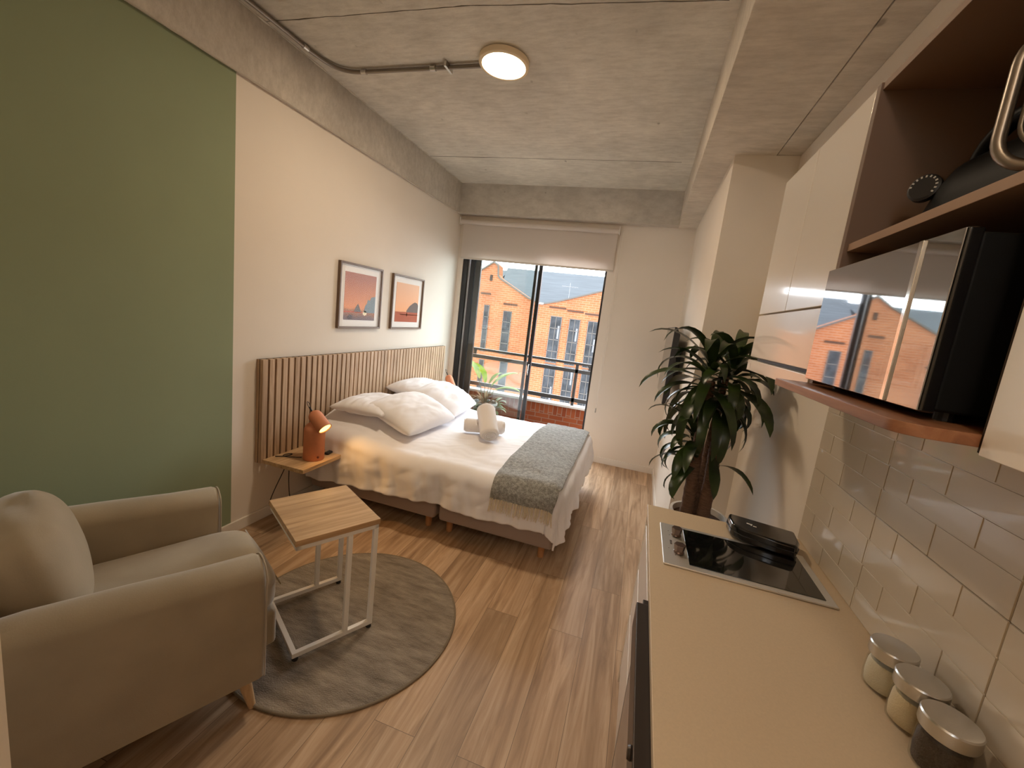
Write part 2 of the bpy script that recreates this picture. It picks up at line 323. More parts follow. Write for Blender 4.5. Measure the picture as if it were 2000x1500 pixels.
# ---------------------------------------------------------------- balcony door (slid open to the left)
fr = MB(); fr.box(.07, .135, D + .01, 5.0, 0, 2.43); fr.box(1.862, 1.885, D + .01, 5.0, 0, 2.43); fr.box(.07, 1.885, D + .01, 5.0, 2.39, 2.43); fr.box(.07, 1.885, D + .01, 5.0, 0, .03)
door = tag(fr.build('door_1', BLACKF, bevel=.003), kind='structure')
def panel(x0, x1, y, nm, wl, wr):
    m = MB(); m.box(x0, x0 + wl, y, y + .035, .03, 2.39); m.box(x1 - wr, x1, y, y + .035, .03, 2.39); m.box(x0, x1, y, y + .035, .03, .10); m.box(x0, x1, y, y + .035, 2.35, 2.39)
    f = m.build(nm, BLACKF, door, bevel=.003)
    MB().box(x0 + wl - .005, x1 - wr + .005, y + .014, y + .020, .09, 2.36).build('glass_pane', GLASS, f)
    return f
pa = panel(.165, 1.112, 4.895, 'sliding_panel', .06, .045)
pb = panel(.215, 1.035, 4.945, 'sliding_panel', .075, .035)
MB().box(.138, .158, 4.90, 4.97, .03, 2.39).build('weather_strip', GREYF, door)
MB().tube(bez((1.088, 4.895, 1.06), (1.088, 4.855, 1.06), (1.088, 4.855, .92), (1.088, 4.895, .92), 12), .006, 8).build('pull_handle', CHROME, pa, smooth=True)

# roller blind
bl = thing('roller_blind', (.995, 4.80, 2.70), 'white translucent roller blind part lowered over the balcony door', 'blind')
MB().lathe([(.028, -.965), (.028, .965)], 24, Matrix.Rotation(PI/2, 4, 'Y')).build('roller_tube', BLINDF, bl, smooth=True, sharp=.6)
MB().box(-.975, -.967, -.03, .04, -.035, .05).build('bracket', WHITEM, bl); MB().box(.967, .975, -.03, .04, -.035, .05).build('bracket', WHITEM, bl)
MB().box(-.94, .955, .022, .0235, -.425, 0).build('fabric', BLINDF, bl)
MB().box(-.942, .957, .016, .030, -.44, -.42).build('bottom_bar', mat('blind_bar', (.62, .58, .53), .5), bl, bevel=.003)
mb = MB()
for dx in (0, .022): mb.tube([(.99 + dx, .0, -.01), (.992 + dx, .0, -1.0), (.998 + dx * .4, 0, -2.03)], .0018, 6)
mb.build('bead_chain', TRIMW, bl)
MB().lathe([(.004, 0), (.008, .006), (.008, .05), (.003, .058)], 12, Matrix.Translation((1.002, 0, -2.08))).build('chain_weight', mat('smoke_plastic', (.45, .42, .38), .3), bl, smooth=True)

# ---------------------------------------------------------------- balcony outside
BR = brick_mat('parapet_brick', (.13, .032, .013), (.165, .045, .018), (.15, .085, .06), bw=.22, rh=.07, ms=.006)
BRS = brick_mat('parapet_soldier_brick', (.12, .028, .012), (.18, .05, .02), (.16, .095, .07), bw=.24, rh=.07, ms=.006, swap=True)
struct(MB().box(-1.0, 3.3, 5.03, 6.15, -.15, -.02).build('trim_8', mat('balcony_floor_tile', (.35, .28, .22), .7, var=.1)))
mb = MB(); mb.box(-.6, 3.2, 6.0, 6.13, -.15, .215); mb.mi = 1; mb.box(-.6, 3.2, 6.0, 6.13, .215, .365)
tag(mb.build('parapet_wall', BR, mats=[BR, BRS]), 'low orange brick parapet wall around the balcony', 'parapet')
tag(MB().box(-.6, 3.2, 5.97, 6.16, .367, .40).build('parapet_coping', mat('pale_stone', (.30, .28, .26), .8), bevel=.004), 'pale stone coping on top of the balcony parapet', 'coping')
rl = thing('balcony_railing', (0, 6.06, .40), 'black metal balcony railing with two upper bars above the brick parapet', 'railing')
RZ = Matrix.Rotation(-math.radians(1.2), 4, 'Y')
def bar(nm, x0, x1, z0, z1, y0=-.02, y1=.02): return MB().box(x0, x1, y0, y1, z0 - .4, z1 - .4).build(nm, mat('railing_black', (.02, .018, .017), .45), rl, bevel=.002)
bar('top_rail', -.6, 3.2, 1.025, 1.062, -.03, .03); bar('second_rail', -.6, 3.2, .90, .955); bar('bottom_rail', -.6, 3.2, .455, .515)
for x in (-.22, 1.53, 3.1): bar('post', x - .022, x + .022, .40, 1.03)
for x in (-.16, 1.70): bar('bracket_plate', x, x + .05, .96, 1.03, -.012, .012)
tag(MB().box(-.95, -.18, 5.03, 5.99, -.02, 2.9).build('balcony_side_wall', mat('brown_render', (.10, .075, .065), .8)), 'dark brown side wall closing the left end of the balcony', 'wall')

# building across the street
BB = brick_mat('facade_brick', (.135, .046, .0195), (.160, .057, .025), (.165, .080, .048), bw=.24, rh=.08, ms=.010)
SL = mat('grey_slate', (.040, .045, .050), .9, spec=.08, var=.12, vscale=3, stretch=(.4, 1, 6))
hb = thing('brick_building', (0, 15, -9), 'orange brick building with zigzag gables and grey slate roof across the street', 'building')
out = [(-13, 0), (8, 0), (8, 9 + 2.4), (3.6, 9 + 3.75), (.69, 9 + 2.84), (-.8, 9 + 2.33), (-1.4, 9 + 2.17), (-1.95, 9 + 2.34), (-3.16, 9 + 2.96), (-3.24, 9 + 3.05), (-3.27, 9 + 3.42), (-3.46, 9 + 3.55), (-3.93, 9 + 3.22), (-6.5, 9 + 1.9), (-9.3, 9 + 3.3), (-13, 9 + 1.8)]
MB().prism(out, 0, .5, 'y').build('wall', BB, hb)
mb = MB()
mb.prism([(0, 0), (.02, .12), (4.2, 1.95), (4.2, 1.75)], -13, 8, 'x', Matrix.Translation((0, .45, 9 + 1.95)))
rf = mb.build('roof', SL, hb)
# clip the left side of the roof into a hip
for v in rf.data.vertices:
    if v.co.x < -12: v.co.x = -3.42 if v.co.y < 2 else -4.55
mb = MB(); mb.prism([(0, 0), (0, .12), (4, 1.7), (4, 1.5)], -13, -4.3, 'x', Matrix.Translation((0, .45, 9 + 2.05)))
rf2 = mb.build('roof', SL, hb)
# parapet capping lines
def capline(a, b):
    return MB().tube([(a[0], -.03, a[1]), (b[0], -.03, b[1])], .035, 4).build('parapet_flashing', mat('lead_flashing', (.05, .045, .04), .8, spec=.1), hb)
for a, b in zip(out[3:], out[4:-1]): capline(a, b)
WG = mat('dark_window_glass', (.018, .019, .021), .6, spec=.1, var=.6, vscale=3)
WFm = mat('pale_window_frame', (.07, .062, .055), .7, spec=.1)
WBR = mat('white_blind_behind_glass', (.07, .07, .075), .8)
def strip(x0, x1, zt, zb, k):
    f = MB(); h = (zt - zb); n = max(3, round(h / .42))
    f.box(x0, x0 + .02, -.03, .02, zb, zt); f.box(x1 - .02, x1, -.03, .02, zb, zt)
    for i in range(n + 1): z = zb + h * i / n; f.box(x0, x1, -.03, .02, z - .011, z + .011)
    if k: f.box((x0 + x1) / 2 - .008, (x0 + x1) / 2 + .008, -.03, .02, zb, zt)
    o = f.build('window', WFm, hb)
    MB().box(x0 + .01, x1 - .01, -.012, .0, zb, zt).build('pane', WG, o)
    if k:
        q = R.choice([0, 1, 2]); zz = zb + h * (.35 + .18 * q)
        MB().box(x1 - .12, x1 - .05, -.02, -.013, zz, zz + h * .28).build('curtain', WBR, o)
Z = 9
for (x0, x1, zt, zb, k) in [(-3.68, -3.46, 1.89, .1, 0), (-3.66, -3.45, -.25, -2.0, 0), (-2.87, -2.53, 1.75, .1, 0), (-2.78, -2.46, -.2, -1.6, 0), (-.99, -.56, 1.77, .05, 1), (-.99, -.55, -.02, -2.3, 1),
        (-.27, .13, 1.75, .05, 1), (-.24, .17, -.02, -2.3, 1), (.42, .82, 1.75, .05, 1), (.44, .86, -.02, -2.3, 1), (-5.6, -5.2, 1.4, -1.8, 0), (-7.2, -6.8, 1.4, -1.8, 0), (-8.8, -8.4, 1.5, -1.8, 0), (1.3, 1.7, 1.75, -2.2, 1), (2.3, 2.7, 1.75, -2.2, 1)]:
    strip(x0, x1, Z + zt, Z + zb, k)
for (x0, x1, z) in [(-3.88, -3.47, 2.33), (-2.9, -2.35, 2.02), (-1.09, -.46, 2.1), (-.40, .20, 2.04), (.26, .88, 2.0), (-5.75, -5.1, 1.6), (-7.35, -6.7, 1.6), (-8.9, -8.3, 1.7)]:
    MB().box(x0, x1, -.03, .01, Z + z - .03, Z + z + .03).build('lintel', mat('dark_brick_lintel', (.035, .018, .012), .9, spec=.1), hb)
MB().box(-3.56, -3.47, -.04, .02, Z + 2.83, Z + 3.05).build('vent', mat('vent_dark', (.018, .012, .01), .9, spec=.1), hb)
MB().box(-1.62, -1.33, -.06, .05, Z + 2.16, Z + 2.22).build('roof_gutter_box', mat('white_metal', (.25, .25, .25), .6), hb)
an = thing('roof_antenna', (-.65, 16.2, 2.2), 'thin metal antenna standing on the slate roof of the brick building', 'antenna')
mb = MB(); mb.tube([(0, 0, 0), (0, 0, .95)], .007, 5); mb.tube([(-.32, 0, .8), (.32, 0, .8)], .007, 5)
for i in range(6): mb.tube([(-.28 + i * .11, -.14, .8), (-.28 + i * .11, .14, .8)], .008, 4)
mb.build('antenna_mast', mat('antenna_metal', (.16, .16, .165), .6), an)
tag(MB().box(-60, 60, 6.4, 60, -9.2, -9.0).build('street', mat('street_asphalt', (.2, .2, .2), .9)), 'grey street ground below the balcony', 'street')

# ---------------------------------------------------------------- balcony plant
def leaf(mb, base, az, elev, length, width, droop, seed=0, fold=.25, n=9, twist=0.0, tip=1.0):
    d = Vector((math.cos(az), math.sin(az), 0)); side = Vector((-math.sin(az), math.cos(az), 0)); p = Vector(base); a = elev; step = length / n
    L_, C_, R_ = [], [], []
    for i in range(n + 1):
        t = i / n; wv = width * .5 * (math.sin(PI * min(1, t * .92 + .06)) ** .75) * (1 - .15 * t) if i < n else .0006
        dirv = d * math.cos(a) + Vector((0, 0, 1)) * math.sin(a); up = -d * math.sin(a) + Vector((0, 0, 1)) * math.cos(a)
        tw = twist * t; s2 = side * math.cos(tw) + up * math.sin(tw); u2 = up * math.cos(tw) - side * math.sin(tw)
        C_.append(mb.bm.verts.new(p)); wob = .12 * wv * N(i * .9, seed)
        L_.append(mb.bm.verts.new(p + s2 * wv + u2 * (fold * wv + wob))); R_.append(mb.bm.verts.new(p - s2 * wv + u2 * (fold * wv - wob)))
        p = p + dirv * step; a -= droop / n * (0.4 + 1.2 * t)
    fs = []
    for i in range(n):
        fs.append(mb.bm.faces.new((L_[i], L_[i + 1], C_[i + 1], C_[i]))); fs.append(mb.bm.faces.new((C_[i], C_[i + 1], R_[i + 1], R_[i])))
    mb._tag(fs); return mb
def leaf_mat(name, c1, c2, rough=.3, tr=.15):
    m = bpy.data.materials.new(name); m.use_nodes = True; nt = m.node_tree; b = nt.nodes['Principled BSDF']; L = nt.links.new
    tc = nt.nodes.new('ShaderNodeTexCoord'); n = nt.nodes.new('ShaderNodeTexNoise'); n.inputs['Scale'].default_value = 9; n.inputs['Detail'].default_value = 4; L(tc.outputs['Object'], n.inputs['Vector'])
    r = nt.nodes.new('ShaderNodeValToRGB'); r.color_ramp.elements[0].position = .35; r.color_ramp.elements[1].position = .68; r.color_ramp.elements[0].color = C4(c1); r.color_ramp.elements[1].color = C4(c2)
    L(n.outputs['Fac'], r.inputs['Fac']); L(r.outputs[0], b.inputs['Base Color']); b.inputs['Roughness'].default_value = rough
    t = nt.nodes.new('ShaderNodeBsdfTranslucent'); L(r.outputs[0], t.inputs[0]); mx = nt.nodes.new('ShaderNodeMixShader'); mx.inputs[0].default_value = tr; o = nt.nodes['Material Output']
    L(b.outputs[0], mx.inputs[1]); L(t.outputs[0], mx.inputs[2]); L(mx.outputs[0], o.inputs[0]); return m
LG = leaf_mat('bright_green_leaf', (.12, .21, .012), (.24, .30, .03), .45, .45); LB = leaf_mat('dry_brown_leaf', (.12, .06, .025), (.18, .10, .05), .8, .3); LS = leaf_mat('pale_green_leaf', (.07, .10, .03), (.13, .15, .07), .6, .35)
bpz = thing('balcony_plant', (.40, 5.33, -.02), 'broad-leaved green plant in a white pot on the balcony', 'plant')
WP = mat('white_glazed_pot', (.28, .28, .27), .5)
MB().lathe([(.001, 0), (.12, 0), (.135, .02), (.165, .36), (.178, .37), (.178, .40), (.160, .40), (.152, .36), (.001, .355)], 32).build('pot', WP, bpz, smooth=True, sharp=.6)
MB().lathe([(.001, .34), (.153, .345), (.153, .365), (.001, .37)], 24).build('soil', mat('potting_soil', (.07, .04, .025), .95, bump=.6, bscale=60), bpz)
mb = MB(); mp_ = MB()
for (x, y, z, az, el, ln, wd) in [(-.13, 0, .72, 2.9, 1.05, .36, .15), (-.03, -.02, .68, 4.2, 1.2, .38, .16), (.07, .0, .64, .4, .85, .44, .17), (.10, .02, .58, .1, .40, .40, .13), (.05, -.04, .68, .9, 1.0, .25, .09)]:
    mp_.tube(bez((x * .3, y, .36), (x * .4, y, .5), (x * .8, y, z - .1), (x, y, z), 8), .005, 6); leaf(mb, (x, y, z), az, el, ln, wd, 1.0, fold=.35)
mb.build('broad_leaf_crown', LG, bpz, smooth=True); mp_.build('leaf_stalks', LS, bpz, smooth=True)
mb = MB()
for i in range(16): a = R.uniform(0, 2 * PI); leaf(mb, (.05 * math.cos(a), .05 * math.sin(a), .37), a, R.uniform(.6, 1.3), R.uniform(.2, .32), .035, R.uniform(1.6, 2.8), i, .5)
mb.build('dry_leaves', LB, bpz, smooth=True)
mb = MB()
for i in range(22): a = R.uniform(-2.2, .9); leaf(mb, (.16 * math.cos(a), .16 * math.sin(a), R.uniform(.30, .40)), a + R.uniform(-.4, .4), R.uniform(-.2, .9), R.uniform(.10, .2), .06, R.uniform(1, 2), i)
mb.build('trailing_leaves', LS, bpz, smooth=True)

# ---------------------------------------------------------------- framed prints
def rectring(mb, y0, y1, z0, z1, w, x0, x1):
    mb.box(x0, x1, y0, y0 + w, z0, z1); mb.box(x0, x1, y1 - w, y1, z0, z1); mb.box(x0, x1, y0 + w, y1 - w, z0, z0 + w); mb.box(x0, x1, y0 + w, y1 - w, z1 - w, z1); return mb
def art_mat(name, top, mid, low, split):
    m, nt, b = node_mat(name); L = nt.links.new; tc = nt.nodes.new('ShaderNodeTexCoord'); sp = nt.nodes.new('ShaderNodeSeparateXYZ'); L(tc.outputs['Generated'], sp.inputs[0])
    n = nt.nodes.new('ShaderNodeTexNoise'); n.inputs['Scale'].default_value = 7; n.inputs['Detail'].default_value = 8; L(tc.outputs['Generated'], n.inputs['Vector'])
    ad = nt.nodes.new('ShaderNodeMath'); ad.operation = 'MULTIPLY_ADD'; ad.inputs[1].default_value = .16; L(n.outputs['Fac'], ad.inputs[0]); L(sp.outputs['Z'], ad.inputs[2])
    r = nt.nodes.new('ShaderNodeValToRGB'); e = r.color_ramp.elements; e[0].position = .12; e[0].color = C4(low); e[1].position = 1; e[1].color = C4(top)
    q = e.new(split); q.color = C4([c * .6 for c in mid]); q = e.new(split + .05); q.color = C4(mid)
    L(ad.outputs[0], r.inputs['Fac']); L(r.outputs[0], b.inputs['Base Color']); b.inputs['Roughness'].default_value = .8; return m
FRM = mat('brown_wood_frame', (.15, .095, .06), .45); PAPER = mat('white_paper_mat', (.82, .80, .77), .9)
def picture(y0, y1, z0, z1, label, am, shapes):
    cy, cz = (y0 + y1) / 2, (z0 + z1) / 2; t = thing('framed_print', (0, cy, cz), label, 'picture', group='framed sunset prints over the headboard')
    hy, hz = (y1 - y0) / 2, (z1 - z0) / 2
    rectring(MB(), -hy, hy, -hz, hz, .016, .001, .028).build('frame', FRM, t, bevel=.002)
    MB().box(.002, .010, -hy + .012, hy - .012, -hz + .012, hz - .012).build('paper_mount', PAPER, t)
    a = .075; pr = MB().box(.010, .0115, -hy + a, hy - a, -hz + a * .95, hz - a).build('printed_image', am, t)
    for nm, poly, mt in shapes: MB().prism([(-hy + a + u * (2 * hy - 2 * a), -hz + a * .95 + v * (2 * hz - 1.95 * a)) for u, v in poly], .0116, .0122, 'x').build(nm, mt, pr)
    MB().box(.021, .0235, -hy + .014, hy - .014, -hz + .014, hz - .014).build('cover_glass', PGLASS, t)
    return t
am1 = art_mat('print_orange_dusk', (.42, .17, .12), (.75, .30, .12), (.16, .10, .10), .30)
am2 = art_mat('print_peach_dawn', (.80, .50, .34), (.85, .42, .22), (.50, .13, .07), .30)
gh = mat('print_grey_hill', (.17, .14, .13), .9); bl_ = mat('print_blue_towers', (.20, .25, .28), .9); sun_ = mat('print_pale_sun', (.9, .8, .55), .9); dk = mat('print_dark_blot', (.09, .06, .06), .9)
picture(2.766, 3.318, 1.364, 1.905, 'framed print of a dusk skyline with small grey cone, left one over the headboard', am1,
    [('cone', [(.30, .17), (.36, .28), (.43, .36), (.50, .24), (.56, .17)], gh), ('skyline', [(.62, .17), (.66, .32), (.72, .38), (.74, .46), (.82, .45), (.85, .52), (1, .55), (1, .17)], bl_), ('horizon_line', [(0, .165), (.6, .165), (.6, .18), (0, .18)], mat('print_red_line', (.7, .12, .06), .9)),
     ('dark_shape', [(.12, .02), (.25, .02), (.26, .10), (.18, .12), (.12, .07)], dk), ('pale_rings', [(.60, .13), (.66, .10), (.72, .13), (.72, .19), (.66, .22), (.60, .19)], sun_)])
picture(3.488, 4.056, 1.364, 1.900, 'framed print of a grey hill over red water, right one near the window', am2,
    [('hill', [(.48, .30), (.6, .42), (.74, .50), (.84, .54), (.95, .52), (1, .46), (1, .26), (.48, .26)], gh), ('water', [(0, .0), (1, .0), (1, .26), (0, .26)], mat('print_red_water', (.42, .12, .07), .9)), ('sun', [(.48, .15), (.52, .15), (.52, .24), (.48, .24)], sun_), ('shore_line', [(.2, .185), (1, .185), (1, .20), (.2, .20)], sun_)])

# ---------------------------------------------------------------- headboard with shelves
HY0, HY1 = 2.075, 4.664
hd = thing('headboard', (0, (HY0 + HY1) / 2, .44), 'vertical oak slat headboard with floating shelf ends along the white wall', 'headboard')
hl = (HY1 - HY0) / 2
MB().box(.001, .022, -hl, hl, 0, .715).build('backing_panel', DARKGAP, hd)
mb = MB(); n = 49; p = 2 * hl / n
for i in range(n): mb.box(.022, .050, -hl + i * p + .0005, -hl + i * p + p - .0135, 0.0, .716)
mb.box(.0, .022, -hl - .004, -hl, 0, .716)
mb.build('slats', SLAT, hd, bevel=.0015, bseg=1)
MB().box(.05, .392, -hl + .012, -hl + .412, -.002, .025).build('shelf', OAK, hd, bevel=.0015)
MB().box(.05, .392, hl - .40, hl, -.002, .025).build('shelf', OAK, hd, bevel=.0015)

# ---------------------------------------------------------------- bed
bed = thing('bed', (1.05, 3.3, 0), 'double bed base and mattress in front of the slatted headboard', 'bed')
BY0, BY1 = 2.50, 4.09
for (x0, x1) in ((.07, 1.165), (1.195, 2.04)):
    b0 = MB().box(x0 - 1.05, x1 - 1.05, BY0 - 3.3, BY1 - 3.3, .125, .32).build('base_section', BEDF, bed, bevel=.025, bseg=4)
    xs = (x0 + .12, x1 - .10) if x0 < 1 else (x0 + .045, x1 - .09)
    for x in xs:
        for y in (BY0 + .12, BY1 - .12): MB().lathe([(.022, 0), (.027, .13)], 16, Matrix.Translation((x - 1.05, y - 3.3, 0))).build('foot', mat('orange_beech_foot', (.5, .24, .1), .5), b0, smooth=True, sharp=.6)
MB().box(.07 - 1.05, 2.02 - 1.05, BY0 + .02 - 3.3, BY1 - .02 - 3.3, .322, .555).build('mattress', SHEET, bed, bevel=.05, bseg=5)

TOPZ = .588
def ss(a, b, x): t = max(0, min(1, (x - a) / (b - a))); return t * t * (3 - 2 * t)
def bump(x, y):
    hx = 1 - ss(.34, .78, x)
    near = (1 - ss(3.02, 3.3, y)) * ss(2.32, 2.85, y); far = ss(3.42, 3.6, y) * (1 - ss(3.95, 4.2, y))
    return hx * (.135 * near + .13 * far) + .02 * (1 - ss(.5, 1.0, x))
IX0, IX1, IY0, IY1 = .0, 1.975, 2.555, 4.03
def cloth(sx, sy, off=0.0, fold=1.0, seed=0.0):
    px, py = min(max(sx, IX0), IX1), min(max(sy, IY0), IY1); dx, dy = sx - px, sy - py; dist = math.hypot(dx, dy); hyp = dist
    if hyp > 0: dist = max(abs(dx), abs(dy)) + .16 * min(abs(dx), abs(dy))
    z = TOPZ + off + bump(px, py)
    wr = .010 * N(px * 2.2 + seed, py * 3.1) + .008 * (abs(N(px * 5 + py * 2, py * 4 - px * 2, seed)) - .2) * fold + .006 * (abs(N(px * 9 - py * 6, py * 11, seed)) - .2) * fold
    z -= .022 * (1 - ss(0, .28, min(px - 0 + .3, IX1 - px, py - IY0, IY1 - py)))
    if dist < 1e-6: return Vector((sx, sy, z + wr))
    k0 = ss(0, .12, dist)
    nx, ny = dx / hyp, dy / hyp; r = .105 + off
    q = r * PI / 2
    if dist < q: a = dist / r; o = r * math.sin(a); dn = r * (1 - math.cos(a))
    else: o = r + .05 * (dist - q); dn = r + (dist - q)
    tang = (px if abs(ny) > .5 else py) * 1.0 + math.atan2(ny, nx) * .25
    k = min(1, max(0, (dn - .03) / .18)) * fold
    f = k * (.030 * N(tang * 6.5 + dn * 1.2, seed, 5.0) + .016 * N(tang * 15 - dn * 3.2, 3 + seed + dn, 1.0) + .018 * N(tang * 4, dn * 6, seed) + .014 * (abs(N(tang * 8 + dn * 5, dn * 9, 2.0)) - .25))
    if nx * ny != 0 and abs(nx * ny) > .05: f += k * .020 * math.cos(6 * (math.atan2(ny, nx)))
    o2 = (o + f) if dist < q else max(o + f, r * .75)
    return Vector((px + nx * o2, py + ny * o2, z + wr * (1 - .6 * k0) - dn))
mb = MB()
SX0, SX1, SY0, SY1 = .075, 2.40, 2.19, 4.40
def fduv(u, v):
    sx = SX0 + (SX1 - SX0) * u; sy = SY0 + (SY1 - SY0) * v
    sy2 = sy - .12 * (1 - ss(.0, .40, u)) * (1 - ss(0, .15, v))
    sy2 += .012 * N(sx * 3, v * 2) * (1 - v)
    return cloth(sx, sy2)
mb.grid(250, 230, fduv)
duv = mb.build('duvet', SHEET, None, smooth=True, solid=.012)
tag(duv, 'white cotton duvet draped over the double bed to near the floor', 'duvet')

# throw: soft grey woven runner near the foot with fringe
def throw_mat():
    m, nt, b = node_mat('grey_woven_throw'); L = nt.links.new; tc = nt.nodes.new('ShaderNodeTexCoord')
    n = nt.nodes.new('ShaderNodeTexNoise'); n.inputs['Scale'].default_value = 150; n.inputs['Detail'].default_value = 5; L(tc.outputs['Object'], n.inputs['Vector'])
    n2 = nt.nodes.new('ShaderNodeTexNoise'); n2.inputs['Scale'].default_value = 45; n2.inputs['Detail'].default_value = 6; L(tc.outputs['Object'], n2.inputs['Vector'])
    ad = nt.nodes.new('ShaderNodeMath'); ad.operation = 'ADD'; L(n.outputs['Fac'], ad.inputs[0]); L(n2.outputs['Fac'], ad.inputs[1])
    r = nt.nodes.new('ShaderNodeValToRGB'); r.color_ramp.elements[0].position = .75 / 2 + .05; r.color_ramp.elements[1].position = .62; r.color_ramp.elements[0].color = (.19, .19, .175, 1); r.color_ramp.elements[1].color = (.42, .42, .40, 1)
    mm = nt.nodes.new('ShaderNodeMath'); mm.operation = 'MULTIPLY'; mm.inputs[1].default_value = .5; L(ad.outputs[0], mm.inputs[0]); L(mm.outputs[0], r.inputs['Fac']); L(r.outputs[0], b.inputs['Base Color'])
    b.inputs['Roughness'].default_value = .95; b.inputs['Sheen Weight'].default_value = .3
    bp = nt.nodes.new('ShaderNodeBump'); bp.inputs['Strength'].default_value = .6; bp.inputs['Distance'].default_value = .01; L(n.outputs['Fac'], bp.inputs['Height']); L(bp.outputs[0], b.inputs['Normal']); return m
TH = throw_mat()
th = thing('throw_blanket', (1.8, 3.3, .6), 'grey woven throw with cream tassels laid across the foot of the bed', 'blanket')
TX0, TX1, TY0, TY1 = 1.60, 2.035, 2.325, 4.06
def fth(u, v):
    x = TX0 + (TX1 - TX0) * u + .03 * (1 - v) * (u - .3) + .10 * v * (.0) ; y = TY0 + (TY1 - TY0) * v
    p = cloth(x + .012 * N(y * 3, u * 2), y, .020, .5) + Vector((0, 0, .003 * N(x * 20, y * 20))); return p - Vector((1.8, 3.3, .6))
mb = MB(); mb.grid(60, 150, fth); mb.build('woven_cloth', TH, th, smooth=True, solid=.014)
mb = MB(); 
for i in range(46):
    u = (i + .5) / 46; a = fth(u, 0.0); outw = Vector((.10 * N(i * .7, 0), -.012 - .012 * R.random(), 0)); ln = .065 + .02 * R.random()
    for k in range(2):
        jx = R.uniform(-.004, .004); mb.tube([a + Vector((jx, 0, .006)), a + Vector((jx + outw.x * .15, outw.y * .5, -ln * .5)), a + Vector((jx + outw.x * .3 + R.uniform(-.006, .006), outw.y, -ln))], .002, 5, rs=[.0026, .0022, .0014])
tag(mb.build('fringe', mat('cream_wool_tassel', (.60, .51, .38), .9), th), 'cream knotted tassels', kind='stuff')

# pillows
def pillow(name, label, c, rx_, ry_, rz_, L_, Wd, T_, seed, group='pillows at the head of the bed'):
    t = MB(); nu, nv = 56, 44
    def f(sgn):
        def g(u, v):
            a = 2 * u - 1; b = 2 * v - 1; prof = ((1 - abs(a) ** 2.4) * (1 - abs(b) ** 2.4)); h = T_ * .5 * max(0, prof) ** .42
            pin = 1 - .07 * (1 - b * b) * abs(a) ** 3; pin2 = 1 - .09 * (1 - a * a) * abs(b) ** 3
            wv = .016 * N(a * 2.5 + seed, b * 2.5, sgn) * prof + .022 * (abs(N(a * 1.4 + b * 3.2 + seed, b * 1.5 - a * .8, 2)) - .2) * prof ** .5 + .009 * (abs(N(a * 3 + b * 7, b * 3 - a * 2.4, seed)) - .2) * prof ** .5
            return Vector((a * L_ / 2 * pin2 * (1), b * Wd / 2 * pin, sgn * h + wv + (-.010 * (a * a + b * b) * (1 if sgn > 0 else 1))))
        return g
    t.grid(nu, nv, f(1)); t.grid(nu, nv, f(-1))
    bmesh.ops.remove_doubles(t.bm, verts=t.bm.verts, dist=.0035)
    o = t.build(name, SHEET, None, smooth=True, loc=c, rot=(rx_, ry_, rz_)); tag(o, label, 'pillow', group); return o
# local x = long side
pillow('pillow', 'white pillow lying under the front one on the lamp side of the bed', (.34, 2.93, .765), 0, math.radians(3), math.radians(94), .66, .46, .14, 5)
pillow('pillow', 'white pillow tilted forward on top, nearest the lamp on the shelf', (.64, 3.00, .745), math.radians(19), math.radians(0), math.radians(86), .70, .47, .19, 1)
pillow('pillow', 'white pillow lying behind the others on the window side, against the headboard', (.27, 3.76, .78), math.radians(8), 0, math.radians(88), .66, .43, .15, 8)
pillow('pillow', 'white pillow tilted forward on the window side of the bed', (.60, 3.70, .745), math.radians(22), 0, math.radians(95), .68, .47, .19, 3)

# towels
def rolled(name, label, c, rot, L_, r, seed, bend=0.0):
    t = MB(); n = 40; m = 34
    def g(u, v):
        a = 2 * PI * u; s = (v - .5) * L_; rr = r * (1 + .05 * N(math.cos(a) * 1.5 + seed, math.sin(a) * 1.5, s * 9)); e = min(1, (1 - abs(2 * v - 1)) * 9); rr *= (.80 + .20 * math.sqrt(e))
        return Vector((s, rr * math.cos(a) * 1.06, rr * math.sin(a) * .94 + bend * (1 - (2 * v - 1) ** 2)))
    t.grid(n, m, g, closed_u=True)
    for s in (-1, 1):
        ring = []
        for k in range(70):
            a = k * .36; rr = r * .80 * (1 - k / 75); ring.append(Vector((s * (L_ / 2 + .002 - .004 * (k % 2) * 0), rr * math.cos(a), rr * math.sin(a))))
        t.tube(ring, .005, 6)
        cv = [t.bm.verts.new((s * (L_ / 2 - .001), r * .82 * math.cos(2 * PI * k / 24), r * .82 * math.sin(2 * PI * k / 24))) for k in range(24)]; t.bm.faces.new(cv)
    o = t.build(name, TOWEL, None, smooth=True, loc=c, rot=rot); tag(o, label, 'towel', 'rolled towels on the bed'); return o
rolled('rolled_towel', 'white rolled towel lying flat on the duvet beneath the other roll', (1.20, 3.24, .660), (0, 0, math.radians(26)), .34, .064, 2)
rolled('rolled_towel', 'white rolled towel propped upright across the flat roll, its end facing the room', (1.262, 3.140, .735), (0, math.radians(30), math.radians(-58)), .32, .074, 6)

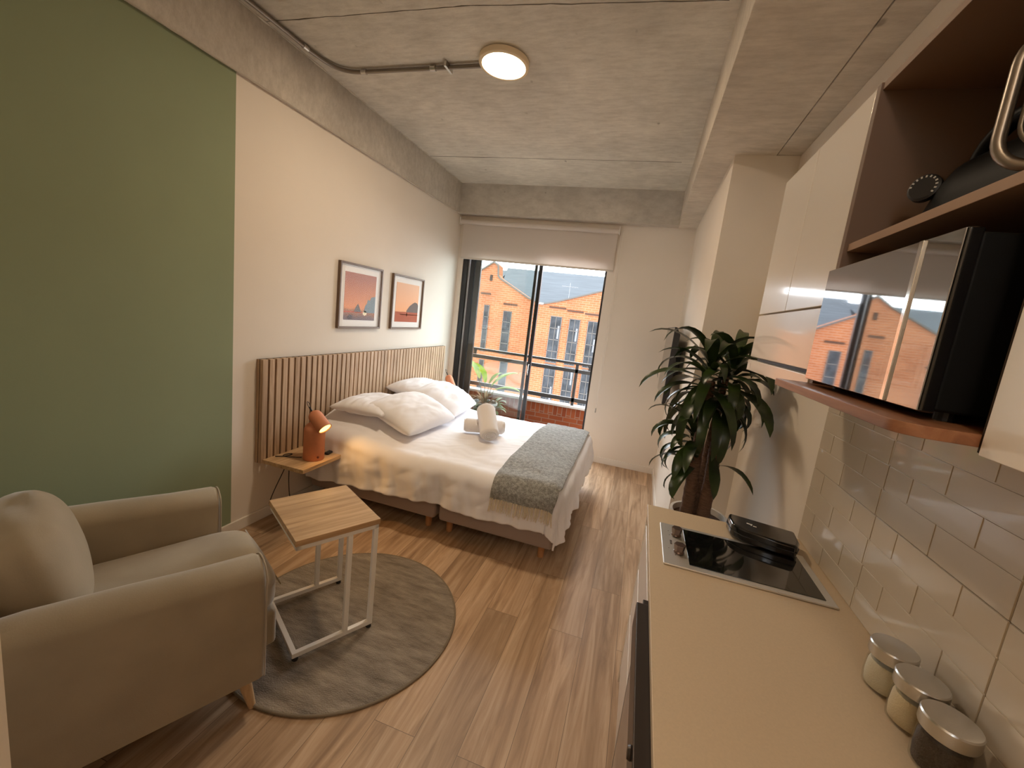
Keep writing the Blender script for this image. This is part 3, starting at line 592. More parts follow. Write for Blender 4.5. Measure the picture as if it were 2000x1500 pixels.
# ---------------------------------------------------------------- table lamps on the shelves
def table_lamp(x, y, label, rz, tilt=38, lit=True, power=4.0):
    t = thing('table_lamp', (x, y, .465), label, 'lamp', rz, group='terracotta lamps on the headboard shelves')
    prof = [(.001, 0), (.066, 0), (.069, .004), (.069, .205)] + [(.069 * math.cos(a), .205 + .069 * math.sin(a)) for a in [PI/2 * k / 10 for k in range(1, 10)]] + [(.001, .274)]
    MB().lathe(prof, 40).build('base', TERRA, t, smooth=True, sharp=1.0)
    th_ = math.radians(tilt); Mh = Matrix.Translation((.030, 0, .290)) @ Matrix.Rotation(PI/2 + th_, 4, 'Y')
    r = .047; pr = [(.001, -.078)] + [(r * math.sin(a), -.078 + r - r * math.cos(a)) for a in [PI/2 * k / 8 for k in range(1, 9)]] + [(r, .085), (r - .004, .085), (r - .004, -.02), (.001, -.02)]
    h = MB().lathe(pr, 36, Mh).build('shade', TERRA, t, smooth=True, sharp=.7)
    MB().lathe([(.001, .074), (.0425, .074), (.0425, .078), (.001, .078)], 24, Mh).build('bulb_disc', mat('warm_bulb_disc', (1, .9, .5), .5, emit=(1.0, .78, .20), es=2.2), h)
    MB().lathe([(.001, 0), (.0075, 0), (.0075, .006), (.001, .006)], 12, Matrix.Translation((.064, -.022, .03)) @ Matrix.Rotation(PI/2, 4, 'Y')).build('switch_knob', mat('dark_red_knob', (.12, .02, .015), .4), t)
    mb = MB(); b0 = Mh @ Vector((0, 0, -.078)); mb.tube([b0 + Vector((0, 0, -.002)), b0 + Vector((-.025, 0, .03))], .006, 6)
    mb.tube(bez(b0 + Vector((-.02, .003, .02)), b0 + Vector((-.05, .02, .075)), b0 + Vector((-.06, -.02, .085)), b0 + Vector((-.02, -.004, .02)), 16), .0022, 6)
    mb.build('strap_loop', BLACKM, h, smooth=True)
    if lit:
        l = bpy.data.lights.new('lamp_bulb', 'SPOT'); l.energy = power; l.color = (1, .50, .16); l.spot_size = math.radians(155); l.spot_blend = 1.0; l.shadow_soft_size = .03
        o = bpy.data.objects.new('lamp_bulb', l); COL.objects.link(o); o.parent = t; o.matrix_local = Mh @ Matrix.Translation((0, 0, .084)) @ Matrix.Rotation(PI, 4, 'X')
    return t
table_lamp(.290, 2.285, 'terracotta table lamp switched on at the near end shelf', math.radians(-6), 36, True, 4.6)
table_lamp(.20, 4.50, 'terracotta table lamp behind the pillows on the far shelf near the window', math.radians(-20), 55, False)
def remote(x, y, rz, label, L_):
    t = thing('remote_control', (x, y, .466), label, 'remote control', rz, group='remotes on the near shelf')
    MB().box(-L_ / 2, L_ / 2, -.019, .019, 0, .014).build('body', BLACKM, t, bevel=.006, bseg=3)
    mb = MB()
    for i in range(5):
        for j in (-.009, .009): mb.box(-L_ * .35 + i * .014, -L_ * .35 + i * .014 + .007, j - .003, j + .003, .0138, .0155)
    tag(mb.build('buttons', mat('grey_rubber_button', (.12, .12, .12), .6), t), 'small grey buttons')
remote(.21, 2.395, 1.2, 'black remote control behind the lit lamp, closer to it', .12)
remote(.30, 2.435, 1.75, 'black remote control at the bed edge of the near shelf', .11)
tag(MB().tube(bez((.22, 2.25, .469), (.12, 2.16, .475), (.08, 2.20, .469), (.10, 2.25, .469), 14) + bez((.10, 2.25, .469), (.12, 2.30, .469), (.17, 2.22, .469), (.07, 2.17, .469), 14)[1:], .003, 6).build('lamp_cord', BLACKM, None, smooth=True), 'black lamp cord coiled on the near shelf by the headboard', 'cord')
tag(MB().tube(bez((.10, 2.25, .437), (.13, 2.20, .36), (.12, 2.14, .30), (.05, 2.15, .12), 16), .003, 6).build('hanging_cable', BLACKM, None, smooth=True), 'thin black cable hanging under the near shelf, curving left', 'cable', 'cables under the near shelf')
tag(MB().tube(bez((.105, 2.253, .437), (.11, 2.26, .34), (.11, 2.24, .28), (.05, 2.33, .08), 16), .003, 6).build('hanging_cable', BLACKM, None, smooth=True), 'thin black cable hanging under the near shelf, straighter and right of the other', 'cable', 'cables under the near shelf')

# ---------------------------------------------------------------- ceiling light + conduit
cl = thing('ceiling_light', (1.345, 2.50, ZC), 'round glowing surface mounted ceiling light on the concrete slab', 'ceiling light')
MB().lathe([(.140, 0), (.150, -.006), (.150, -.034), (.145, -.038), (.132, -.038), (.132, -.030), (.001, -.030)], 64).build('rim', mat('cream_light_rim', (.80, .66, .45), .45), cl, smooth=True, sharp=.6)
MB().lathe([(.001, -.0365), (.1315, -.0365), (.1315, -.0305), (.001, -.0305)], 64).build('diffuser', mat('lit_opal_diffuser', (1, .95, .85), .5, emit=(1, .78, .46), es=9.0), cl)
o = area('ceiling_light_lamp', (0, 0, -.042), (0, 0, 0), .25, .25, 15, (1, .77, .54), 'DISK'); o.parent = cl
cd = thing('electrical_conduit', (.3, 2.5, ZC - .02), 'grey steel conduit pipe running along the beam to the ceiling light', 'conduit')
pts = [(.105, .262, 0), (.105, 1.8, 0), (.118, 2.2, 0)] + bez((.120, 2.28, 0), (.135, 2.44, 0), (.16, 2.515, 0), (.32, 2.522, 0), 12) + [(1.2, 2.512, 0)]
MB().tube([(x - .3, y - 2.5, z) for x, y, z in pts], .0125, 12).build('pipe', GALV, cd, smooth=True, sharp=.8)
for (x, y, ax) in [(.119, 2.255, 'y'), (.34, 2.522, 'x'), (.86, 2.516, 'x')]:
    M_ = Matrix.Translation((x - .3, y - 2.5, 0)) @ (Matrix.Rotation(PI/2, 4, 'Y') if ax == 'x' else Matrix.Rotation(PI/2, 4, 'X'))
    MB().lathe([(.0125, -.02), (.0165, -.018), (.0165, .018), (.0125, .02)], 14, M_).build('coupling', STEEL, cd, smooth=True, sharp=.6)
MB().box(.66, .675, -.03, .06, -.014, .02).build('clamp', STEEL, cd)

el = thing('ceiling_light', (2.30, -.95, ZC), 'added round light, unseen behind the viewpoint, brightening the kitchen side', 'ceiling light')  # extra light added out of view over the corridor to brighten the kitchen side
MB().lathe([(.140, 0), (.150, -.006), (.150, -.034), (.145, -.038), (.132, -.038), (.132, -.030), (.001, -.030)], 64).build('rim', MATS['cream_light_rim'], el, smooth=True, sharp=.6)
MB().lathe([(.001, -.0365), (.1315, -.0365), (.1315, -.0305), (.001, -.0305)], 64).build('diffuser', MATS['lit_opal_diffuser'], el)
o = area('added_kitchen_fill_lamp', (0, 0, -.042), (0, 0, 0), .25, .25, 9, (1, .74, .48), 'DISK'); o.parent = el
# ---------------------------------------------------------------- television on the column wall
tv = thing('television', (2.64, 4.16, 1.38), 'slim black television on the column wall, seen almost edge-on behind the tall plant', 'television')
MB().prism([(0, -.33), (0, .33), (.018, .328), (.050, .27), (.050, -.30), (.018, -.328)], -.54, .54, 'y').build('housing', BLACKM, tv, bevel=.002)
MB().box(-.0015, .0, -.532, .532, -.322, .322).build('screen', mat('grey_reflective_screen', (.30, .29, .28), .16, metal=1), tv)
MB().box(.0505, .122, -.12, .08, -.12, .12).build('wall_bracket', BLACKM, tv)

# ---------------------------------------------------------------- armchair
ac = thing('armchair', (.652, .948, 0), 'taupe velvet armchair with thick rounded arms beside the green wall', 'armchair', math.atan2(-.44, .898))
def arm_poly(x0, x1, z0, z1):
    pts = [(x0, z0), (x1, z0)]; c = (x0 + x1) / 2; r = (x1 - x0) / 2
    for k in range(13): a = PI * k / 12; pts.append((c + r * math.cos(a), z1 - r * .85 + r * .85 * math.sin(a)))
    return pts
def arm(x0, x1, nm):
    mb = MB(); rings = []; ys = [-.36, -.345, -.2, 0, .2, .355, .372, .378]
    for i, y in enumerate(ys):
        rise = .035 * ss(.3, -.3, y) if False else .035 * (1 - ss(-.25, .35, y))
        sh = {0: .02, 7: .022, 6: .008, 1: .005}.get(i, 0)
        rings.append([mb.bm.verts.new((x + (sh if x < (x0 + x1) / 2 else -sh), y, z + (rise if z > .3 else 0) - (sh if z > .3 else 0))) for x, z in arm_poly(x0, x1, .150, .628)])
    n = len(rings[0])
    for a, b in zip(rings, rings[1:]):
        for k in range(n): mb.bm.faces.new((a[k], b[k], b[(k + 1) % n], a[(k + 1) % n]))
    mb.bm.faces.new(rings[0]); mb.bm.faces.new(rings[-1][::-1])
    o = mb.build(nm, VELVET, ac, smooth=True, sharp=.9)
    pip = arm_poly(x0 + .004, x1 - .004, .152, .622)
    MB().tube([(x, .374, z) for x, z in pip + [pip[0]]], .0035, 6).build('piping', mat('pale_taupe_piping', (.42, .35, .26), .8, sheen=.5), o, smooth=True)
    return o
arm(.275, .43, 'arm'); arm(-.43, -.275, 'arm')
MB().box(-.274, .274, -.33, .462, .135, .30).build('seat_frame', VELVET, ac, bevel=.02, bseg=3)
def softbox(mb, x0, x1, y0, y1, z0, z1, n=5.0, puff=.02, seed=0, nu=40, nv=28, M=None, side=False):
    cx, cy, cz = (x0 + x1) / 2, (y0 + y1) / 2, (z0 + z1) / 2; hx, hy, hz = (x1 - x0) / 2, (y1 - y0) / 2, (z1 - z0) / 2
    def sp(t, e): return math.copysign(abs(t) ** e, t)
    def g(u, v):
        a = 2 * PI * u; b = PI * (v - .5); e = 2 / n
        x = sp(math.cos(b), e) * sp(math.cos(a), e); y = sp(math.cos(b), e) * sp(math.sin(a), e); z = sp(math.sin(b), e)
        if side: x, y, z = z, x, y
        p = Vector((cx + hx * x, cy + hy * y, cz + hz * z)); p += Vector((0, 0, puff * N(x * 2 + seed, y * 2, z))); 
        return (M @ p) if M is not None else p
    mb.grid(nu, nv, g, closed_u=True); bmesh.ops.remove_doubles(mb.bm, verts=mb.bm.verts, dist=.0004); return mb
o = softbox(MB(), -.278, .278, -.20, .482, .285, .445, 6, .012, 2, 64, 30).build('seat_cushion', VELVET, ac, smooth=True)
MB().tube([(-.262, .474, .405), (.262, .474, .405)], .003, 6).build('piping', VELVET, o, smooth=True)
mb = MB(); softbox(mb, -.40, .40, -.41, -.27, .15, .80, 4, .01, 3, 60, 40); mb.build('backrest', VELVET, ac, smooth=True)
Mc = Matrix.Translation((0, -.20, .625)) @ Matrix.Rotation(math.radians(14), 4, 'X')
softbox(MB(), -.275, .275, -.105, .125, -.195, .215, 2.9, .02, 7, 60, 44, Mc, True).build('back_cushion', VELVET, ac, smooth=True)
for x in (-.36, .36):
    for y in (-.31, .315):
        sx, sy = (.03 if x > 0 else -.03), (.03 if y > 0 else -.03)
        MB().tube([(x, y, .152), (x + sx, y + sy, 0)], .02, 14, rs=[.026, .013]).build('leg', PALEW, ac, smooth=True, sharp=.8)

# ---------------------------------------------------------------- round rug
def rug_mat():
    m, nt, b = node_mat('taupe_pile_rug'); L = nt.links.new; tc = nt.nodes.new('ShaderNodeTexCoord'); mp = nt.nodes.new('ShaderNodeMapping'); mp.inputs['Rotation'].default_value = (0, 0, .35); mp.inputs['Scale'].default_value = (2.2, 9, 2); L(tc.outputs['Object'], mp.inputs['Vector'])
    n = nt.nodes.new('ShaderNodeTexNoise'); n.inputs['Scale'].default_value = 2.4; n.inputs['Detail'].default_value = 9; n.inputs['Roughness'].default_value = .68; L(mp.outputs[0], n.inputs['Vector'])
    r = nt.nodes.new('ShaderNodeValToRGB'); r.color_ramp.elements[0].position = .34; r.color_ramp.elements[1].position = .66; r.color_ramp.elements[0].color = (.14, .11, .08, 1); r.color_ramp.elements[1].color = (.38, .32, .25, 1); L(n.outputs['Fac'], r.inputs['Fac'])
    L(r.outputs[0], b.inputs['Base Color']); b.inputs['Roughness'].default_value = .97; b.inputs['Sheen Weight'].default_value = .3
    n2 = nt.nodes.new('ShaderNodeTexNoise'); n2.inputs['Scale'].default_value = 170; n2.inputs['Detail'].default_value = 3; L(tc.outputs['Object'], n2.inputs['Vector'])
    bp = nt.nodes.new('ShaderNodeBump'); bp.inputs['Strength'].default_value = .8; bp.inputs['Distance'].default_value = .012; L(n2.outputs['Fac'], bp.inputs['Height']); L(bp.outputs[0], b.inputs['Normal']); return m
rg = thing('round_rug', (1.169, 1.627, 0), 'round taupe short-pile rug on the wooden floor', 'rug')
MB().lathe([(.001, .0005), (.538, .0005), (.541, .006), (.536, .0115), (.001, .012)], 96).build('pile', rug_mat(), rg, smooth=True, sharp=.7)
MB().tube([(.541 * math.cos(2 * PI * k / 96), .541 * math.sin(2 * PI * k / 96), .0068 + (.001 * N(k * .4, 0))) for k in range(97)], .0062, 8).build('bound_edge', mat('rug_edge_binding', (.22, .18, .13), .9, bump=.3, bscale=200), rg, smooth=True)

# ---------------------------------------------------------------- C-shaped side table
st = thing('side_table', (1.045, 1.55, .012), 'C-shaped side table with oak top and white metal frame on the rug', 'side table', math.radians(60.5))
# local x = along A->B (away from camera), local y = towards C (left)
hx_, hy_ = .186, .218; TZ = .588
MB().box(-hx_, hx_, -hy_, hy_, TZ - .027, TZ).build('table_top', OAKX, st, bevel=.0015)
t_ = .022
mb = MB()
for y in (-hy_ + .004, hy_ - .004 - t_): mb.box(-hx_ + .004, hx_ - .004, y, y + t_, TZ - .027 - t_, TZ - .0275)
for x in (-hx_ + .004, hx_ - .004 - t_): mb.box(x, x + t_, -hy_ + .004, hy_ - .004, TZ - .027 - t_ + .0005, TZ - .0277)
fm = mb.build('top_frame', WHITEM, st, bevel=.002)
for y in (-hy_ + .004, hy_ - .004 - t_):
    for x in (hx_ - .004 - t_, hx_ - .148): MB().box(x, x + t_, y, y + t_, .019, TZ - .05).build('leg', WHITEM, st, bevel=.002)
    MB().box(-hx_ + .004, hx_ - .004, y - .0003, y + t_ + .0003, .018, .018 + t_).build('base_rail', WHITEM, st, bevel=.002)
    for x in (-hx_ + .02, hx_ - .018): MB().lathe([(.012, 0), (.014, .004), (.010, .018)], 14, Matrix.Translation((x, y + t_ / 2, 0))).build('foot_pad', BLACKM, st, smooth=True)
MB().box(-hx_ + .004, -hx_ + .004 + t_, -hy_ + .004, hy_ - .004, .0185, .0175 + t_).build('base_rail', WHITEM, st, bevel=.002)

# ---------------------------------------------------------------- kitchen: base units, worktop, oven, hob
XF = 2.531
ct = tag(MB().box(XF, W2 - .001, -.75, 1.789, .880, .9017).build('worktop', COUNTER, None, bevel=.002), 'long cream stone worktop along the tiled wall', 'worktop')
GOLA = mat('grey_recessed_profile', (.30, .27, .24), .5)
bc = thing('base_cabinet', (2.83, 1.49, 0), 'white handleless drawer unit at the far end under the worktop', 'cabinet')
mb = MB(); mb.box(-.265, .294, -.289, .289, .09, .878); mb.build('body', GOLA, bc)
MB().box(-.22, .29, -.285, .285, 0, .09).build('plinth', GOLA, bc)
MB().box(-.293, -.27, .283, .299, .02, .878).build('end_panel', WHITEGLOSS, bc, bevel=.001)
for z0, z1 in ((.618, .812), (.392, .600), (.095, .374)): MB().box(-.291, -.267, -.285, .281, z0, z1).build('drawer_front', WHITEGLOSS, bc, bevel=.0015)
ov = thing('built_in_oven', (2.83, .90, 0), 'built-in black glass oven with dark control panel beneath the worktop', 'oven')
OVB = mat('dark_bronze_steel', (.055, .043, .036), .35, metal=.6)
MB().box(-.26, .29, -.295, .295, .09, .876).build('body', BLACKM, ov)
MB().box(-.331, -.262, -.293, .240, .790, .874).build('control_panel', OVB, ov, bevel=.003)
MB().box(-.312, -.262, .240, .262, .800, .872).build('end_cap', OVB, ov, bevel=.002)
MB().box(-.314, -.262, -.293, .262, .14, .780).build('door', BLACKM, ov, bevel=.003)
MB().box(-.3160, -.3143, -.262, .228, .165, .750).build('door_glass', mat('smoked_oven_glass', (.16, .14, .13), .05, metal=.9), ov)
for y in (-.19,): MB().lathe([(.012, 0), (.013, .003), (.011, .008), (.001, .009)], 20, Matrix.Translation((-.331, y, .857)) @ Matrix.Rotation(-PI/2, 4, 'Y')).build('knob', OVB, ov, smooth=True, sharp=.6)
bc2 = thing('base_cabinet', (2.83, -.07, 0), 'white base unit under the near end of the worktop, next to the oven', 'cabinet')
MB().box(-.265, .294, -.66, .66, .09, .878).build('body', GOLA, bc2)
MB().box(-.22, .29, -.66, .66, 0, .09).build('plinth', GOLA, bc2)
for y in (-.655, .005): MB().box(-.291, -.267, y, y + .65, .095, .812).build('door', WHITEGLOSS, bc2, bevel=.0015)

hob = thing('ceramic_hob', (2.828, 1.479, .9018), 'two-zone black ceramic hob with steel frame set in the worktop', 'hob')
MB().box(-.251, .251, -.148, .148, 0, .0065).build('steel_frame', mat('satin_hob_steel', (.80, .79, .77), .42, metal=.85), hob, bevel=.002)
MB().box(-.168, .225, -.125, .128, .0065, .0082).build('glass_surface', BLACKGLASS, hob, bevel=.001)
mb = MB()
for (x, y) in ((-.07, 0), (.12, 0)): pass
for y in (.062, -.060):
    k = MB(); k.lathe([(.0165, 0), (.019, .004), (.0155, .009)], 24, Matrix.Translation((-.197, y, .0065)))
    k.lathe([(.017, .0), (.020, .022), (.001, .0225)], 6, Matrix.Translation((-.197, y, .0155)))
    k.build('knob', mat('brown_grey_knob', (.16, .11, .09), .35, metal=.7), hob, bevel=.001)
mb = MB()
for i, (dy, wd) in enumerate([(0, .006), (.008, .004), (.015, .006), (.023, .006)]): mb.box(-.222, -.215, -.012 + dy, -.012 + dy + wd, .0065, .0069)
for (x, y) in ((-.225, .085), (-.222, .055), (-.21, -.082), (-.23, -.045)): mb.box(x, x + .003, y, y + .003, .0065, .0069)
mb.build('printed_marks', mat('dark_print', (.06, .05, .05), .6), hob)

cs = thing('black_case', (2.945, 1.672, .9105), 'glossy black flat case lying across the far edge of the hob', 'case', math.radians(-13))
pl = [(-.115, .055), (-.118, .01), (-.10, -.045), (-.06, -.072), (.05, -.080), (.112, -.075), (.122, -.03), (.112, .062)]
cm = MB().prism(pl, 0, .050).build('body', BLACKG, cs, bevel=.010, bseg=4)
mb = MB(); mb.box(-.052, -.032, -.005, .002, .0502, .0508); mb.box(-.030, -.018, -.014, -.009, .0502, .0508); mb.box(-.038, -.034, -.012, .0, .0502, .0508); mb.build('emblem', mat('white_emblem', (.9, .9, .9), .4), cs)
MB().tube([(x * 1.005, y * 1.005, .025) for x, y in pl + [pl[0]]], .0018, 6).build('zip', BLACKM, cs)

# jars
def jar(x, y, label, content, cname):
    t = thing('glass_jar', (x, y, .9018), label, 'jar', group='lidded jars by the tiled wall')
    MB().lathe([(.001, .0), (.036, 0), (.041, .005), (.0425, .03), (.041, .06), (.037, .074), (.037, .086), (.0345, .086), (.0345, .074), (.0385, .06), (.040, .03), (.0385, .008), (.001, .006)], 40).build('glass_body', JGLASS, t, smooth=True)
    MB().lathe([(.001, .0065), (.0375, .0075), (.0392, .03), (.0378, .058), (.0345, .066), (.001, .070)], 36).build(cname, content, t, smooth=True, sharp=.9)
    MB().lathe([(.0375, .080), (.0425, .081), (.0435, .084), (.0435, .106), (.0415, .109), (.001, .110)], 40).build('steel_lid', STEEL, t, smooth=True, sharp=.5)
    return t
jar(3.052, 1.044, 'steel-lidded glass jar of white powder, farthest of the three', mat('white_sugar', (.70, .62, .48), .9, bump=.3, bscale=300), 'sugar')
jar(3.056, .955, 'steel-lidded glass jar of cream powder, middle of the three', mat('cream_powder', (.72, .58, .38), .9, bump=.3, bscale=300), 'powder')
jar(3.050, .862, 'steel-lidded glass jar of dark ground coffee, nearest of the three', mat('ground_coffee', (.05, .028, .016), .95, bump=.6, bscale=300), 'coffee')

# ---------------------------------------------------------------- backsplash: relief panels 45 x 30 cm with raised bricks
mb = MB(); XT = W2 - .0002
rows = [.9025, .9725, 1.048, 1.127, 1.203, 1.285, 1.356, 1.430, 1.500, 1.545]
pan_y = [1.799, 1.355, .907, .459, .011, -.437]
for a, b in zip(pan_y, pan_y[1:]):
    for z0, z1 in ((.9022, 1.2022), (1.2040, 1.5035), (1.5053, 1.546)): mb.box(XT - .0065, XT, b + .0012, a - .0012, z0, z1)
for i, (z0, z1) in enumerate(zip(rows, rows[1:])):
    off = 1.02 if i % 2 == 1 else 1.134
    edges = sorted(set([round(off + k * .2275, 4) for k in range(-8, 4)] + pan_y)); edges = [e for e in edges if -.437 <= e <= 1.799]
    for e0, e1 in zip(edges, edges[1:]):
        if e1 - e0 < .02: continue
        mb.box(XT - .0082, XT - .0060, e0 + .0018, e1 - .0018, z0 + .0015, z1 - .0015)
bs = mb.build('wall_backsplash', TILE, None, bevel=.0009, bseg=2); struct(bs)
struct(MB().box(XT - .003, XT + .0001, -.44, 1.7995, .902, 1.547).build('trim_9', GROUT))

# ---------------------------------------------------------------- wall cabinets
XC = 2.80; ZT = 2.23
wc = thing('wall_cabinet', (2.96, 1.435, 1.55), 'white glossy two-door wall cabinet beside the open dark shelf unit', 'cabinet')
MB().box(-.138, .165, -.298, .298, .058, ZT - 1.55).build('body', WHITEM, wc)
MB().box(-.16, -.139, -.296, -.0015 + .008, .2055 + .003, ZT - 1.55).build('door', WHITEGLOSS, wc, bevel=.0015)
MB().box(-.16, -.139, .0015 + .008, .299, .2055 + .003, ZT - 1.55).build('door', WHITEGLOSS, wc, bevel=.0015)
MB().box(-.16, -.139, -.296, .299, .050, .2035).build('flap_door', WHITEGLOSS, wc, bevel=.0015)
hdx = thing('extractor_hood', (2.96, 1.435, 1.548), 'slim slide-out extractor hood under the white wall cabinet', 'extractor hood')
MB().box(-.135, .15, -.296, .296, .0, .055).build('body', BLACKM, hdx)
fp = MB().box(-.165, -.136, -.299, .3, .0, .040).build('front_strip', WHITEGLOSS, hdx, bevel=.002)
mb = MB()
for (y0, y1, z0, z1) in [(.282, .284, .012, .028), (.272, .282, .026, .028), (.272, .282, .012, .014), (.260, .262, .016, .028), (.252, .254, .010, .028), (.254, .260, .018, .020)]: mb.box(-.1655, -.1645, y0, y1, z0, z1)
mb.build('embossed_logo', mat('pale_pink_logo', (.72, .62, .58), .4), fp)

ou = thing('open_shelf_unit', (2.96, .853, 1.55), 'dark walnut open wall unit holding the microwave', 'shelf unit')
MB().box(-.162, .160, .262, .280, .0, ZT - 1.55).build('side_panel', mat('mid_brown_edge_panel', (.17, .105, .07), .5), ou, bevel=.001)
MB().box(-.158, .160, -.245, -.2425, .0, ZT - 1.55).build('side_panel', WENGE, ou)
MB().box(.150, .163, -.243, .262, .0, ZT - 1.55).build('back_panel', WENGE, ou)
MB().box(-.158, .150, -.2425, .262, ZT - 1.55 - .016, ZT - 1.55).build('top_panel', mat('mid_brown_edge', (.23, .135, .08), .5), ou, bevel=.001)
MB().box(-.155, .150, -.2425, .262, .327, .344).build('shelf', mat('light_brown_shelf_edge', (.33, .20, .12), .5), ou, bevel=.001)
r = .035; poly = [(.150, .262), (-.24, .262)] + [(-.24 + r - r * math.cos(a), -.2425 + r - r * math.sin(a)) for a in [PI/2 * k / 8 for k in range(9)]] + [(.150, -.2425)]
MB().prism(poly, .006, .022).build('microwave_board', BROWNB, ou, bevel=.001)
nc = thing('wall_cabinet', (2.96, .10, 1.55), 'white wall cabinet nearest the camera, right of the microwave', 'cabinet')
MB().box(-.138, .165, -.50, .505, -.002, ZT - 1.55).build('body', WHITEM, nc)
for y in (-.50, .0035): MB().box(-.16, -.139, y, y + .502, -.003, ZT - 1.55).build('door', WHITEGLOSS, nc, bevel=.0015)

mw = thing('microwave', (2.94, .868, 1.572), 'black microwave with mirrored door and chrome strip on the brown board', 'microwave')
MB().box(-.155, .165, -.195, .193, .014, .250).build('body', mat('deep_black_casing', (.004, .004, .004), .6, spec=.2), mw, bevel=.004)
df = MB().box(-.1735, -.156, -.201, .203, .011, .254).build('door', BLACKG, mw, bevel=.003)
MB().box(-.1755, -.1736, -.199, .201, .0125, .2525).build('mirror_glass', MIRRORBLK, df, bevel=.0008)
MB().box(-.1785, -.1745, -.122, -.112, .013, .252).build('chrome_strip', CHROME, df, bevel=.001)
for y in (-.16, .16): MB().lathe([(.012, 0), (.012, .014)], 14, Matrix.Translation((-.12, y, 0))).build('foot', BLACKM, mw)
MB().tube(bez((-.03, -.20, .012), (-.02, -.222, .05), (.03, -.222, .05), (.05, -.20, .010), 10), .003, 6).build('power_cord', BLACKM, mw, smooth=True)

# items on the upper shelf
ir = thing('clothes_iron', (2.93, .955, 1.894), 'black appliance with marked dial on the upper dark shelf', 'iron', math.radians(4))
mb = MB(); rings = []
for i in range(15):
    t = i / 14; y = .15 - .30 * t; wv = .058 * min(1, (t * 2.2 + .01) ** .6); h = .045 + .075 * ss(.05, .45, t)
    rings.append([mb.bm.verts.new((wv * math.cos(a) * (1 if math.sin(a) > 0 else 1), y, .012 + h * max(0, math.sin(a)) ** .7 if math.sin(a) > 0 else .012)) for a in [PI * k / 14 for k in range(15)]])
for a, b in zip(rings, rings[1:]):
    for k in range(14): mb.bm.faces.new((a[k], b[k], b[k + 1], a[k + 1]))
mb.bm.faces.new(rings[0]); mb.bm.faces.new(rings[-1][::-1])
IB = mat('satin_black_plastic', (.004, .004, .004), .45, spec=.08); mb.build('body', IB, ir, smooth=True, sharp=.8)
MB().prism([(0, .16), (-.045, .09), (-.06, .0), (-.06, -.14), (.06, -.14), (.06, 0), (.045, .09)], 0, .010).build('soleplate', STEEL, ir, bevel=.002)
MB().tube(bez((0, .03, .105), (0, .03, .20), (0, -.12, .20), (0, -.15, .11), 14), .014, 12).build('handle', IB, ir, smooth=True)
Md = Matrix.Translation((-.047, .068, .090)) @ Vector((-.80, -.55, .15)).to_track_quat('Z', 'Y').to_matrix().to_4x4()
dl = MB().lathe([(.026, 0), (.026, .010), (.022, .013), (.001, .013)], 28, Md).build('dial', BLACKM, ir, smooth=True, sharp=.6)
mb = MB()
for k in range(11):
    a = -.6 + k * .36; M_ = Md @ Matrix.Rotation(a, 4, 'Z') @ Matrix.Translation((.0205, 0, .0131)); mb.box(-.002, .002, -.0014, .0014, 0, .0004, M_)
mb.build('dial_marks', mat('grey_dial_print', (.55, .55, .52), .5), dl)
kt = thing('kettle', (2.985, .74, 1.894), 'dark kettle with a rounded grey metal handle at the upper right of the shelf', 'kettle')
MB().lathe([(.001, 0), (.078, 0), (.080, .01), (.072, .12), (.055, .17), (.030, .19), (.001, .195)], 36).build('body', IB, kt, smooth=True, sharp=.7)
hA = [Vector(p) for p in [(-.04, .0, .240), (-.132, .073, .240), (-.132, .073, .052), (-.05, .0, .045)]]
hB = [Vector(p) for p in [(-.04, .0, .215), (-.118, .060, .215), (-.118, .060, .078), (-.05, .0, .070)]]
def rounded(P, r):
    out = [P[0]]
    for a, b, c in zip(P, P[1:], P[2:]):
        p0 = b + (a - b).normalized() * r; p1 = b + (c - b).normalized() * r; out += bez(p0, p0.lerp(b, .6), p1.lerp(b, .6), p1, 8)
    return out + [P[-1]]
hpts = rounded(hA, .045)
MB().tube(rounded(hB, .035), .004, 10).build('inner_handle_rail', mat('satin_grey_metal', (.30, .26, .22), .35, metal=.8), kt, smooth=True)
MB().tube(hpts, .0085, 12).build('handle', mat('satin_grey_metal', (.42, .38, .34), .3, metal=.8), kt, smooth=True)

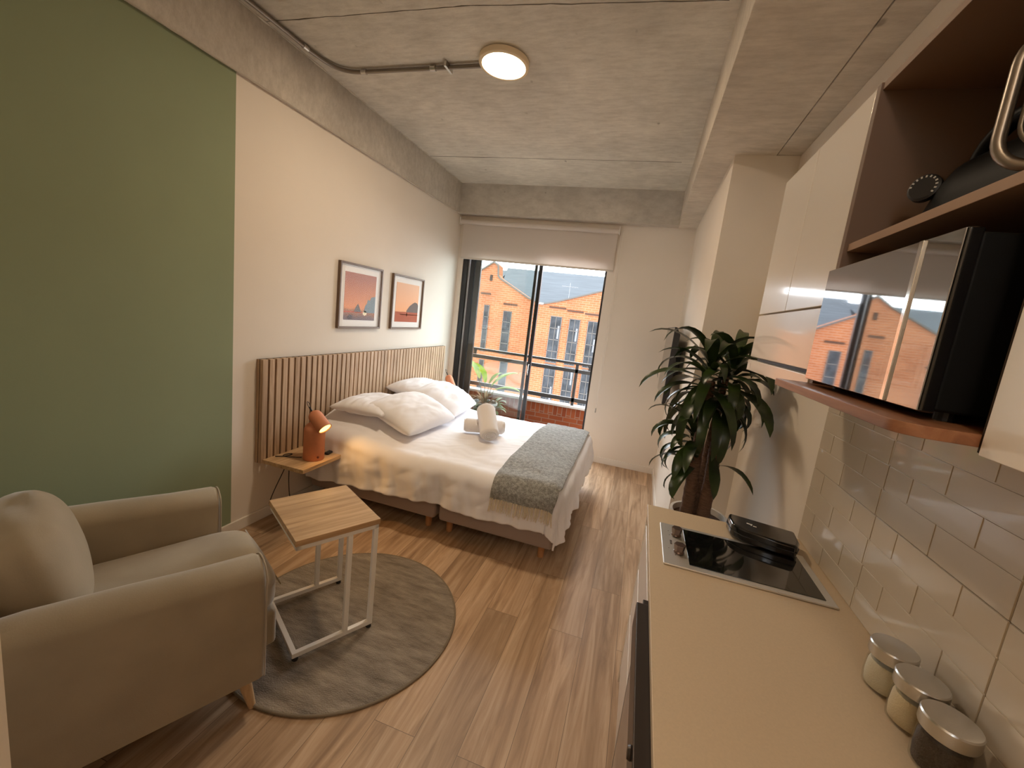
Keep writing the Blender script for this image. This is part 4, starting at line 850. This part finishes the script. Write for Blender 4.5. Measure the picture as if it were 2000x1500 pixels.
# ---------------------------------------------------------------- tall dracaena in a planter
pt = thing('potted_dracaena', (2.86, 2.42, 0), 'tall dark green corn plant with bare canes in a pot behind the worktop end', 'plant')
MB().lathe([(.001, 0), (.10, 0), (.115, .01), (.150, .60), (.156, .61), (.156, .655), (.142, .655), (.138, .61), (.001, .60)], 40).build('pot', mat('white_planter', (.62, .58, .52), .5), pt, smooth=True, sharp=.6)
MB().lathe([(.001, .60), (.139, .605), (.139, .622), (.001, .632)], 28).build('soil', mat('potting_soil', (.07, .04, .025), .95), pt)
CANE = mat('brown_cane_bark', (.16, .085, .05), .85, var=.35, vscale=10, stretch=(3, 3, 14), bump=.9, bscale=14)
def cane(p0, p1, r0, r1, seed):
    n = 40; P = []; rs = []
    for i in range(n + 1):
        t = i / n; P.append(Vector(p0).lerp(Vector(p1), t) + Vector((.006 * N(t * 3, seed), .006 * N(t * 3, seed + 4), 0))); rs.append((r0 + (r1 - r0) * t) * (1 + .06 * (i % 3 == 0) + .08 * N(t * 12, seed)))
    return MB().tube(P, r0, 14, rs=rs).build('cane', CANE, pt, smooth=True)
cane((-.065, .0, .60), (-.075, -.02, 1.42), .037, .026, 1); cane((.02, -.03, .60), (.02, -.02, 1.13), .036, .031, 2); cane((-.02, .05, .60), (.01, .04, 1.45), .026, .018, 3)
DL = leaf_mat('dark_glossy_leaf', (.010, .020, .006), (.040, .070, .014), .32, .10)
def crown(c, n, lmin, lmax, e0, e1, zspan, seed, az0=0, az1=2 * PI, wd=.062):
    rr = random.Random(seed); mb = MB()
    for i in range(n):
        t = i / max(1, n - 1); az = az0 + (az1 - az0) * ((i * .382) % 1) + rr.uniform(-.2, .2); el = e0 + (e1 - e0) * t + rr.uniform(-.12, .12); ln = rr.uniform(lmin, lmax)
        # keep leaf tips clear of the kitchen wall
        bx, by = c[0] + .02 * math.cos(az), c[1] + .02 * math.sin(az); tipx = 2.86 + bx + math.cos(az) * ln * .75
        if tipx > 3.05: ln *= max(.4, (3.05 - 2.86 - bx) / (math.cos(az) * ln * .75))
        leaf(mb, (bx, by, c[2] + zspan * (t - .5)), az, el, ln, wd * rr.uniform(.85, 1.15), rr.uniform(1.5, 3.0), seed + i * .37, .30, 11, rr.uniform(-.5, .5))
    return mb.build('leaf_crown', DL, pt, smooth=True)
crown((-.085, -.03, 1.42), 34, .30, .46, -.45, 1.05, .24, 11, wd=.064)
crown((.04, .03, 1.42), 34, .30, .46, -.45, 1.1, .24, 23, wd=.066)
crown((-.03, -.04, 1.32), 12, .24, .34, -.8, .4, .14, 71, wd=.060)
crown((-.11, -.08, 1.10), 13, .20, .30, -.5, 1.0, .12, 31, 2.2, 4.8, .056)
crown((-.075, -.07, .95), 6, .20, .28, -.5, .9, .10, 47, 2.6, 4.6, .066)
leafm = MB(); leaf(leafm, (.03, -.06, .97), -1.05, .35, .30, .045, 1.6, 3); leaf(leafm, (.0, -.05, 1.02), -1.3, -.9, .24, .066, .6, 5); leafm.build('leaf_crown', DL, pt, smooth=True)
